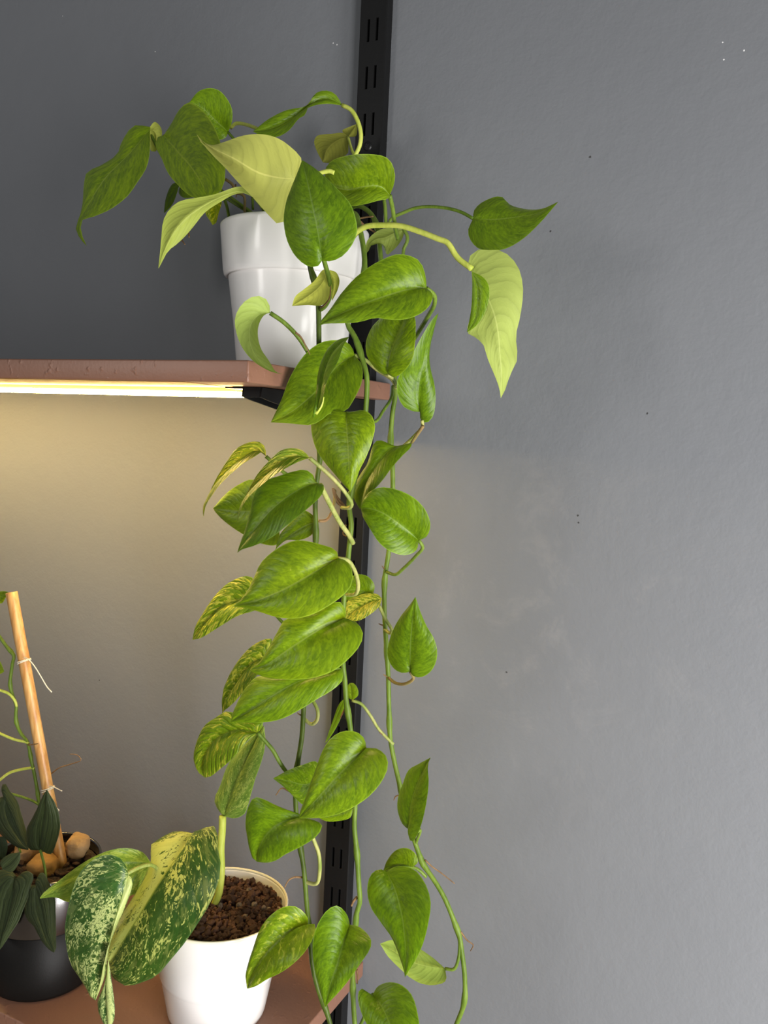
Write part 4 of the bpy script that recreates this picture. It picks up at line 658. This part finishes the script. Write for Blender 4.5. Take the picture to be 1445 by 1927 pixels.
(56,'dark','dark_leaf',(1, 1, 1, 0),0.004,(((-249.2,-265,-544),(-250.5,-268.8,-558),(-250.6,-275.2,-581.1),(-251.9,-280.6,-600.6),(-252.4,-285,-616.2)),((-249.2,-265,-544),(-241.3,-265,-536),(-231,-265.6,-531.5),(-223,-266.2,-533.9),(-225.4,-267.4,-544.1),(-226.7,-269,-555.3),(-231.4,-271.6,-569.9),(-235.5,-274.7,-584.1),(-242.8,-278.3,-597.8),(-248.3,-281.9,-609.3),(-252,-285,-616.1)),((-249.2,-265,-544),(-257.1,-265.1,-538.9),(-270.2,-265.8,-540.5),(-285,-266.9,-548.1),(-296.2,-269.5,-568.1),(-287.9,-274.4,-593),(-267.1,-281.2,-612.6),(-252.4,-285,-616.2))),[]),
(57,'dark','dark_leaf',(1, 1, 1, 0),0.004,(((-218,-265,-541.9),(-210,-269.4,-554.4),(-198.7,-275.1,-569.6),(-185.1,-280.5,-582.3),(-172.6,-285,-591.8)),((-218,-265,-541.9),(-219.7,-264.3,-536.7),(-216.9,-264.4,-530.5),(-211,-264.6,-527.8),(-201.9,-265.4,-535.4),(-191,-267.6,-546.8),(-185.2,-271.5,-563),(-178.1,-277.3,-578.9),(-171.8,-283.5,-590.4),(-172.5,-285,-591.7)),((-218,-265,-541.9),(-223.8,-264.9,-544.8),(-229.3,-265.2,-547.7),(-232.5,-266.5,-559.6),(-234.3,-268.6,-572.3),(-229,-270.5,-579.9),(-213.6,-273.6,-583.6),(-204.9,-276.1,-588.1),(-193.8,-279.2,-591.7),(-180.5,-282.8,-593.2),(-172.6,-285,-591.8))),[]),
(58,'dark','dark_leaf',(0.7, 0.7, 0.7, 1),0.002,(((-319.1,-225,-564.7),(-319.6,-225,-549.2),(-324,-225,-535)),((-319.1,-225,-564.7),(-328.2,-225,-557.8),(-330.4,-225,-545.8),(-324,-225,-534.6)),((-319.1,-225,-564.7),(-312.7,-225,-550.4),(-311.8,-225,-539.2),(-317.1,-225,-533.6),(-324,-225,-535))),[]),
(59,'dark','dark_leaf',(0.9, 0.8, 0.7, 1),0.002,(((-236.3,-272,-509),(-245.4,-273.3,-519.5),(-259.1,-275,-532)),((-236.3,-272,-509),(-236,-272.7,-517.2),(-240.8,-273.6,-526.8),(-246.4,-274.1,-532.7),(-259.1,-275,-533)),((-236.3,-272,-509),(-253.4,-273.2,-516),(-264,-274.3,-527.1),(-259.5,-275,-532.8))),[]),
(61,'climber','pothos',(1.4, 1.3, 0.6, 0.2),0.002,(((-369.5,-200,-349.5),(-352.1,-202.8,-345.9),(-342.4,-205,-349.4)),((-369.5,-200,-347.3),(-359.5,-201.7,-336.8),(-350.9,-203,-340.8),(-342.4,-205,-349.4)),((-369.5,-200,-351.6),(-358.6,-202.4,-356.3),(-348.9,-203.8,-353.6),(-342.4,-205,-349.7))),[]),
(62,'climber','pothos',(0.9, 1, 0.6, 0.3),0.002,(((-380.3,-190,-268.4),(-368.3,-190,-265.5),(-352.4,-190,-261.4)),((-380.3,-190,-265.6),(-370.3,-190,-262.2),(-360.3,-190,-260.3),(-352.4,-190,-261.1)),((-380.3,-190,-271.3),(-372.2,-190,-275.9),(-364.2,-190,-274.8),(-359.3,-190,-268.6),(-352.4,-190,-261.6))),[]),
]
PETIOLES = [
(1,1.6,'stem',((-213.2,-125,262.9),(-205.1,-123.2,246.9),(-185.1,-120.1,220.5),(-133,-115.2,196),(-82.8,-110,167.7))),
(2,1.6,'stem',((-176,-145,248.5),(-160.6,-137.4,226.5),(-121.3,-124.1,196.4),(-78,-110,166.4))),
(3,1.5,'stem',((-125.9,-100,260.5),(-118.3,-100,253),(-102.2,-100,241.7),(-94.1,-100,218),(-90.2,-100,176.4))),
(5,1.5,'stem',((-17.1,-200,156.4),(-20,-186.6,154),(-24.9,-170,149.9))),
(101,1.6,'stem',((-90.2,-150,174),(-91,-144.5,168.1),(-93.2,-138.2,161),(-96.1,-130,151.5))),
(4,1.5,'petiole_dry',((-97.4,-140,197.5),(-90.5,-136.5,192.3),(-89,-133.4,185.6),(-80.9,-129.9,182.2),(-83.3,-124.3,168.9),(-84.8,-120,158.8))),
(4,1.8,'stem_lime',((31,-205,168.1),(33.8,-198.7,171.3),(34.5,-190,167.1))),
(6,2.2,'stem_lime',((15.2,-100,271.4),(24.9,-100,266.2),(32.9,-100,255.3),(37.9,-100,240.8),(37.2,-100,229.9),(31.9,-100,219.4),(27.8,-100,205.7),(21.5,-100,188),(13.4,-100,155.9))),
(3,1.9,'stem_lime',((-114.9,-110,260.8),(-104.4,-116.1,261.7),(-84,-126.3,255.2),(-57.9,-140,243))),
(7,1.5,'stem_lime',((0.7,-60,254.7),(10.9,-71,239.6),(20.3,-80.1,227.6),(29.1,-90,214.6))),
(8,2,'stem',((118.5,-190,150.9),(116.4,-180.1,144.5),(112.5,-166.1,134.7),(110.2,-157.6,128.6),(109,-150,123))),
(8,1.8,'stem',((77.3,-120,169.4),(79.1,-120,160.5),(80.7,-120,146.8),(83.1,-120,135))),
(9,2,'stem_lime',((58.3,-215,166.6),(63.5,-213.2,168.9),(70,-211.2,169.8),(73.5,-210,168.4))),
(9,2,'stem',((89.6,-255,96.7),(85.4,-243.1,88.3),(82.1,-229.5,78.4),(79.7,-220.5,71.5),(77.4,-214.6,66.8),(71.7,-207.2,60.8),(61.8,-198.6,54.9),(56.1,-195,53.3))),
(11,2,'stem',((28,-235,45.1),(37.5,-227.2,37.9),(46.4,-218.2,27),(52.3,-209.5,14.4),(57.1,-200,-0.6))),
(12,1.7,'petiole_pale',((82.4,-175,14.2),(87.3,-163.9,11.5),(92.1,-148.1,3.5),(99.7,-129.6,-4.5),(100.1,-120,-12))),
(13,1.8,'stem_lime',((79,-235,-42),(83.8,-235,-34.6),(85.1,-235,-27.3))),
(14,2,'stem',((167.1,-210,66.1),(169.4,-198.7,62.4),(166.1,-189.3,56.8),(152.6,-172.3,48),(130.5,-147,34.2),(114.5,-130,24.4))),
(15,1.7,'petiole_pale',((125.5,-190,-4.3),(116.3,-160.1,-6.6),(104.8,-130,-11))),
(16,1.6,'petiole_pale',((142.6,-150,-42.8),(140.7,-144.2,-48.1),(126.7,-131.4,-58),(110.3,-118,-67.6),(106.3,-115,-69.4))),
(17,1.7,'stem',((100.4,-120,138.9),(104.2,-120,132.5),(104.1,-120,127),(101.3,-120,121.6),(100.5,-120,114.8),(98.9,-120,107.9))),
(18,1.6,'stem',((170.5,-120,144.6),(158.9,-120,151),(146.3,-120,155.3),(129.4,-120,158.2),(112.4,-120,158.5),(99.6,-120,155.2),(85.6,-120,149.4),(84,-120,138.8))),
(19,2.6,'stem_lime',((189.4,-165,89.7),(175.9,-166.3,99.7),(165.6,-167.7,113.2),(158.2,-168.3,116.1),(140.6,-169.7,123.1),(120.8,-171.3,129.3),(104.8,-172.5,130.6),(88.7,-173.7,130.3),(79.7,-174.4,126.3),(74.9,-175,121.3))),
(20,1.6,'stem',((96.9,-213,-39.7),(100.9,-195.8,-43.1),(106.6,-175.7,-46.2),(106.1,-158.1,-35.1),(104.9,-140.2,-22.9),(98.8,-125,-10.5))),
(21,1.6,'petiole_dry',((128.8,-140,-63.7),(143.9,-150,-48))),
(22,1.7,'stem',((145.4,-150,-154.4),(147.7,-145,-161.2),(138.4,-138.2,-171.1),(119,-126,-188.2),(109.3,-120.6,-195.2),(96.9,-115,-194.8))),
(23,1.7,'stem',((15,-215,-82.6),(20,-210.8,-88),(27.7,-204.4,-96.5),(35.6,-198.5,-103.4),(40.1,-192.9,-113.1),(51,-185,-122.5))),
(24,1.9,'petiole_pale',((65.6,-220,-81.4),(71.9,-210.2,-89.7),(79.6,-197.5,-101.4),(85.1,-186.9,-112.5),(87.9,-178.8,-122.4),(85.2,-175.8,-126.8),(72.8,-170,-128.5))),
(26,2.4,'petiole_pale',((80.4,-225,-104.3),(80.2,-218.1,-110.8),(80,-206,-122.3),(80.9,-186.6,-141.1),(83.4,-173.4,-153.3),(83.9,-165,-162))),
(27,1.4,'petiole_dry',((56.6,-185,-141.7),(62.2,-180.1,-140.7),(64.2,-174.3,-133.5),(63.4,-168.6,-125.7),(58.9,-160,-113.1))),
(28,1.9,'petiole_pale',((96.6,-215,-169.7),(101.2,-206.1,-171.9),(102.5,-195.4,-181.5),(99.6,-181,-197.5),(93.2,-172,-208.4),(80.1,-164,-212.5),(73.4,-160,-212.7))),
(29,1.6,'stem',((5,-190,-225.9),(17,-187.8,-239.6),(25.9,-186.5,-246.4),(36.8,-185,-253.3))),
(31,1.8,'petiole_pale',((48.8,-180,-312.5),(56.3,-181,-317.8),(62.4,-182.2,-325.8),(62.5,-183.2,-334.6),(57,-183.9,-339.5),(48.7,-185,-335))),
(33,2,'stem',((9.5,-205,-351.1),(17.4,-200.2,-361.5),(22.1,-197.3,-367.9),(27.9,-192.2,-381.3),(33.7,-188.2,-391.1),(40.8,-185,-395.9))),
(38,1.9,'petiole_pale',((67.2,-200,-426.4),(71,-196.4,-445.2),(76,-193.5,-459.9),(76.3,-190,-479.9),(72,-187.6,-495),(60.6,-185.8,-497.9),(55.9,-185,-497.4))),
(39,1.6,'stem',((142.4,-130,-446.2),(145.9,-125.9,-451.8),(150,-121.1,-447.9),(142.6,-112,-468.2))),
(40,1.6,'petiole_dry',((139.2,-140,-283.9),(140.5,-134.6,-291.4),(128.1,-126.8,-301.4),(114.9,-119.8,-304.5),(103.3,-113,-302.7))),
(141,1.7,'petiole_pale',((99.9,-135,-225.1),(103.4,-126.3,-240),(107.4,-119.5,-250.9),(105.3,-117.1,-255.8),(96.6,-113,-253.7))),
(42,1.6,'petiole_pale',((71.7,-130,-327.7),(80.5,-127.3,-329.9),(89.4,-123,-341.3),(98.1,-118,-356.5),(112.2,-112,-370.9))),
(44,1.7,'stem',((119.9,-130,-496.3),(131.3,-124.4,-490.8),(143.1,-119,-490),(148.2,-116.6,-492),(155.8,-112,-499.8))),
(46,1.7,'stem',((182.6,-115,-587.3),(191.6,-114.4,-585.2),(195.1,-113.8,-575.6),(195.8,-112.8,-560.5),(193.8,-112,-548.1))),
(47,1.7,'stem',((120.5,-150,-615),(114.1,-150,-632.9),(111.5,-150,-643.7),(105,-150,-660))),
(49,1.6,'stem',((65.3,-190,-540.7),(67.9,-187.4,-549.4),(66.5,-183,-567.6))),
(51,2,'petiole_pale',((-100,-262,-498.7),(-98.1,-247.9,-498.4),(-94.1,-233.7,-500.9),(-93.3,-202.8,-536.9),(-77.7,-160,-569.7))),
(54,1.4,'stem',((-249,-235,-526.1),(-244.9,-235,-535.2),(-240.7,-235,-549),(-239.6,-235,-557.7))),
(55,1.5,'stem',((-325.7,-215,-487.1),(-318.9,-213.4,-487.6),(-304,-209.7,-489.6),(-292.2,-206.7,-492.2),(-286.5,-205,-494.9))),
(59,1.2,'stem',((-291,-225,-544.6),(-301.6,-217.7,-546),(-313.9,-210,-547.9))),
(61,1.5,'stem_lime',((-369.5,-200,-349.5),(-374.6,-200,-338.2),(-367.7,-200,-318.7),(-355.8,-200,-312.7))),
(62,1.5,'stem_lime',((-380.3,-190,-268.4),(-381,-193.5,-269.4),(-374.3,-200,-274.6))),
('climber',1.6,'stem_lime',((-327.8,-200,-389.8),(-328.2,-201.7,-383.5),(-334.1,-204.6,-375.3),(-345.7,-208,-371.7),(-353.1,-210,-370.4))),
('climber',1.6,'stem_lime',((-307.2,-200,-429.7),(-311.8,-201,-428.5),(-326.7,-204,-427.6),(-345.4,-208,-423.1),(-354.8,-210,-420.1))),
('climber',1.6,'stem_lime',((-298.7,-200,-457.8),(-301.5,-200.5,-457.4),(-312.7,-202.4,-460.4),(-332,-205.8,-468.1),(-344.4,-208.5,-478.5),(-350.5,-210,-484.8))),
]
VINES = [
('pothos',2.4,'stem_dark',((-23.4,-140,156.1),(9.4,-171.1,155.6),(31.4,-190.1,137.7),(42.2,-194.3,93.3),(47.7,-193.9,78.8),(51.5,-193.6,64.5),(53.8,-192.5,26.2),(54.7,-191.8,-2.8),(55.8,-190.7,-41.7),(58.3,-189.9,-81),(56.6,-189.7,-97.5),(54.9,-189.6,-112.1),(54.9,-189.5,-126.6),(56.2,-189.3,-144.6),(56.9,-189.2,-162.7),(55,-188.8,-202.1),(52.3,-188.4,-253.9),(50,-188,-301.3),(49.8,-187.8,-319.2),(49,-187.6,-352.2),(45.7,-187.4,-377),(43.5,-187.2,-398.5),(44.3,-187,-419.9),(46.9,-186.8,-441),(51.1,-186.7,-461.7),(56.3,-186.5,-484.9),(61,-186.2,-519.8),(63.8,-186,-538.3),(66.9,-185.8,-562.2),(70.2,-185.6,-582.3),(77.1,-185.5,-602.8),(84.9,-185.3,-617.3),(89.5,-185.2,-627.3),(98.3,-185,-650.8))),
('pothos',2.5,'stem',((29.3,-120,157.4),(52.7,-145.7,152.9),(66.2,-156.2,146),(81.3,-171.1,124.7),(91.2,-180,96.7),(89.1,-180,72.7),(79.4,-178.7,54.1),(74.2,-177.5,43.8),(82.4,-175.8,30.4),(90.5,-173.4,8.8),(94.2,-171.9,-4.6),(93,-168.6,-35.7),(89.4,-165.6,-64.5),(82.7,-164.5,-100),(77.3,-164,-125.7),(80.4,-163.7,-144.4),(79.7,-163.5,-156.2),(78.2,-163.1,-176.5),(76.1,-162.8,-198),(75.2,-162.4,-221.1),(75.4,-161.8,-255.8),(77.1,-161.3,-284.6),(79.4,-161,-299.2),(81.2,-160.8,-315.4),(82.8,-160.6,-324.2),(87.8,-160.2,-347.4),(94.1,-159.5,-386),(95.6,-158.9,-424.3),(95.5,-158.6,-442.9),(99.9,-158.1,-472.6),(102.9,-157.7,-500.6),(104.8,-157.3,-518.9),(101.7,-157.2,-531.6),(100.9,-157,-543.6),(99.8,-156.5,-572.8),(100.2,-156,-602.8),(102.1,-155.6,-629.6),(106.7,-155,-667.6))),
('pothos',2.4,'stem',((21.3,-90,170.6),(34.1,-95.5,172.5),(49.1,-101.4,165.7),(59.7,-106.1,156.1),(68.2,-112.2,141.3),(73.8,-114.7,116),(78.6,-114.3,86.7),(83.4,-113.8,55.9),(88.9,-113.3,24.9),(95.9,-112.7,-14.9),(93.5,-112.4,-37.4),(93,-112,-65.8),(95.8,-112,-84.7),(97.7,-112,-110.5),(98.2,-112,-143),(96.4,-112,-175.4),(93.6,-112,-202.3),(94.5,-112,-230.5),(96.9,-112,-254.8),(99.9,-112,-277.4),(102.8,-112,-303.4),(105.2,-112,-333.5),(108.1,-112,-364.1),(113.4,-112,-385.9),(120.7,-112,-409.5),(127.1,-112,-428.7),(134.1,-112,-449.5),(140.3,-112,-464.7),(152.2,-112,-488.5),(158.4,-112,-494.6),(175.7,-112,-514.8),(191.1,-112,-543.1),(194.3,-112,-549.9),(198.5,-112,-568.1),(202.9,-112,-593.5),(203.4,-112,-618.6),(196,-112,-646.3))),
('climber',1.9,'stem',((-372.9,-200,-263.2),(-374.8,-200,-281.7),(-363.8,-200,-305.4),(-355.8,-200,-312.7),(-345.9,-200,-321),(-332.2,-200,-331.4),(-333.7,-200,-335.8),(-336.9,-200,-350.3),(-338.7,-200,-364.7),(-335.7,-200,-375.4),(-328.2,-200,-389.5),(-328.9,-200,-396.7),(-328.4,-200,-407.9),(-321.7,-200,-419.3),(-310.1,-200,-428.2),(-307.1,-200,-434.6),(-303.2,-200,-449.2),(-299.2,-200,-461),(-294.3,-200,-478.3),(-290.6,-200,-495.8),(-286.2,-200,-518.7),(-280.1,-200,-552.6))),
('marbled',4,'stem_lime',((-68.1,-152,-475.8),(-67.5,-152.7,-490.9),(-67.8,-153.7,-511.3),(-65.4,-154.9,-537.2),(-67.8,-155.5,-562.7),(-72.1,-155.8,-574.4),(-74.1,-156,-583.3))),
('dark',1.5,'stem_dark',((-241.7,-235,-552.3),(-251.6,-225,-565.9),(-261.6,-215,-579.7))),
]
ROOTS = [
('pothos',0.9,'root',((94.9,-112,-191),(93.3,-115,-191.1),(92.8,-118,-188.6))),
('pothos',0.9,'root',((96.3,-112,-250.2),(94.3,-114.7,-249.4),(92.1,-118,-247.6))),
('pothos',0.9,'root',((103.4,-112,-302.4),(101.3,-115.4,-300.6),(99.9,-118,-298.7))),
('pothos',0.8,'root',((107.1,-112,-365),(102.2,-117.2,-361.1),(99.7,-120,-358.8))),
('pothos',0.9,'root',((121.6,-112,-422.5),(119.3,-115.9,-422.9),(119.3,-120,-425.2))),
('pothos',1.1,'root',((54.1,-185,-495.1),(48.3,-190,-494.2),(44.3,-194.3,-496.3),(43.3,-200,-501.8))),
('pothos',0.9,'root',((153.4,-112,-482.6),(159.9,-109.1,-488.9),(169.8,-105.1,-495.7),(182.2,-100,-505.3))),
('pothos',0.9,'root',((195.6,-112,-545.6),(201.5,-106.5,-556.3),(206.4,-103.2,-560.8),(203.1,-100,-570.1))),
('pothos',1.6,'root',((100.6,-155,-516.4),(99.2,-160.1,-518.6),(99.6,-165,-521.2))),
('pothos',1.2,'root',((102.2,-152,-594.3),(103.1,-151.2,-600.7),(102.5,-150,-610.4))),
('pothos',1.1,'root',((75.9,-150,-327.6),(78.3,-160.9,-330.6),(80.7,-170,-333.1))),
('pothos',1,'root',((38.2,-190,-408.7),(32.6,-194.6,-405.5),(29.5,-200,-411.3))),
('pothos',1.4,'root',((68.4,-160,-128.6),(64.5,-162.9,-124.9),(62,-167,-117),(61.7,-170,-110.7))),
('pothos',1.8,'root',((69.4,-155,-131.2),(65.5,-158.2,-125),(62.2,-160.8,-120.4),(59.7,-165,-111.1))),
('pothos',1,'root',((70.1,-155,-146.1),(68.8,-157.1,-151.6),(68.8,-158.3,-155),(74.3,-160,-157.1))),
('pothos',1.3,'root',((60.4,-120,142.1),(54.5,-123.4,148.7),(51.8,-124.6,150.7),(62.2,-127.5,151.4),(71.6,-130,150.8))),
('pothos',1.2,'root',((75.3,-120,135.6),(69.9,-125.4,138.2),(65.7,-130,140.8))),
('pothos',1,'root',((56.2,-200,59.4),(63,-206.7,53.7),(79.7,-220.9,58.4),(88.9,-235,65.8))),
('pothos',0.9,'root',((53.3,-232,28.2),(56.5,-228.5,24.9),(59.3,-221,14.7),(60.3,-218,10.6))),
('pothos',0.9,'root',((48.6,-185,-331.5),(46,-187.6,-331.2),(44.3,-190,-328.7))),
('pothos',1,'root',((-105.3,-200,124.4),(-98.3,-204.2,121.3),(-89.9,-210,116.1))),
('pothos',1.2,'root',((-104.7,-190,134.6),(-98.4,-194.7,130.4),(-93.5,-200,125.4))),
('pothos',0.8,'root',((-76.9,-150,187.5),(-70.6,-155.9,178.2),(-68.3,-160,171.9))),
('climber',0.9,'root',((-305.8,-202,-430.6),(-292.7,-206.9,-425.5),(-279.1,-212,-420.2))),
('climber',0.9,'root',((-288.5,-190,-467.8),(-280.9,-191,-462.6),(-266.8,-192.8,-452.1),(-246,-195.3,-442.2),(-228.9,-197.4,-432.5),(-233.8,-198.6,-428),(-243.1,-200,-428.6))),
]
leaf_of = {}
for (lid, pl, mt, col, puff, main, extra) in LEAVES:
    root = plants[pl]
    me = leaf_mesh([main] + list(extra), puff, wloc(root), lid)
    o = mesh_obj('leaf', me, M[mt], root, True)
    o.color = col
    leaf_of[lid] = o
for (lid, r, mt, P) in PETIOLES:
    par = leaf_of[lid] if lid in leaf_of else plants[lid]
    bm_obj('petiole', tube_bm([Vector(p) * .001 for p in P], r * .001, 8), M[mt], par, True)
vine_of = {}
for (pl, r, mt, P) in VINES:
    n = len(P) * 4
    nd = [i * 4 / (n - 1) + .01 for i in range(2, len(P) - 1, 3)] if pl in ('pothos', 'climber') else ()
    o = bm_obj('vine' if pl in ('pothos', 'climber') else 'stem', tube_bm([Vector(p) * .001 for p in P], r * .001, 10, n, nodes=nd), M[mt], plants[pl], True)
    vine_of.setdefault(pl, []).append((o, [Vector(p) * .001 for p in P]))
for (pl, r, mt, P) in ROOTS:
    p0 = Vector(P[0]) * .001
    par = min(vine_of[pl], key=lambda ov: min((q - p0).length for q in ov[1]))[0]
    bm_obj('aerial_root', tube_bm([Vector(p) * .001 for p in P], r * .001, 6, r2=r * .0005), M[mt], par, True)
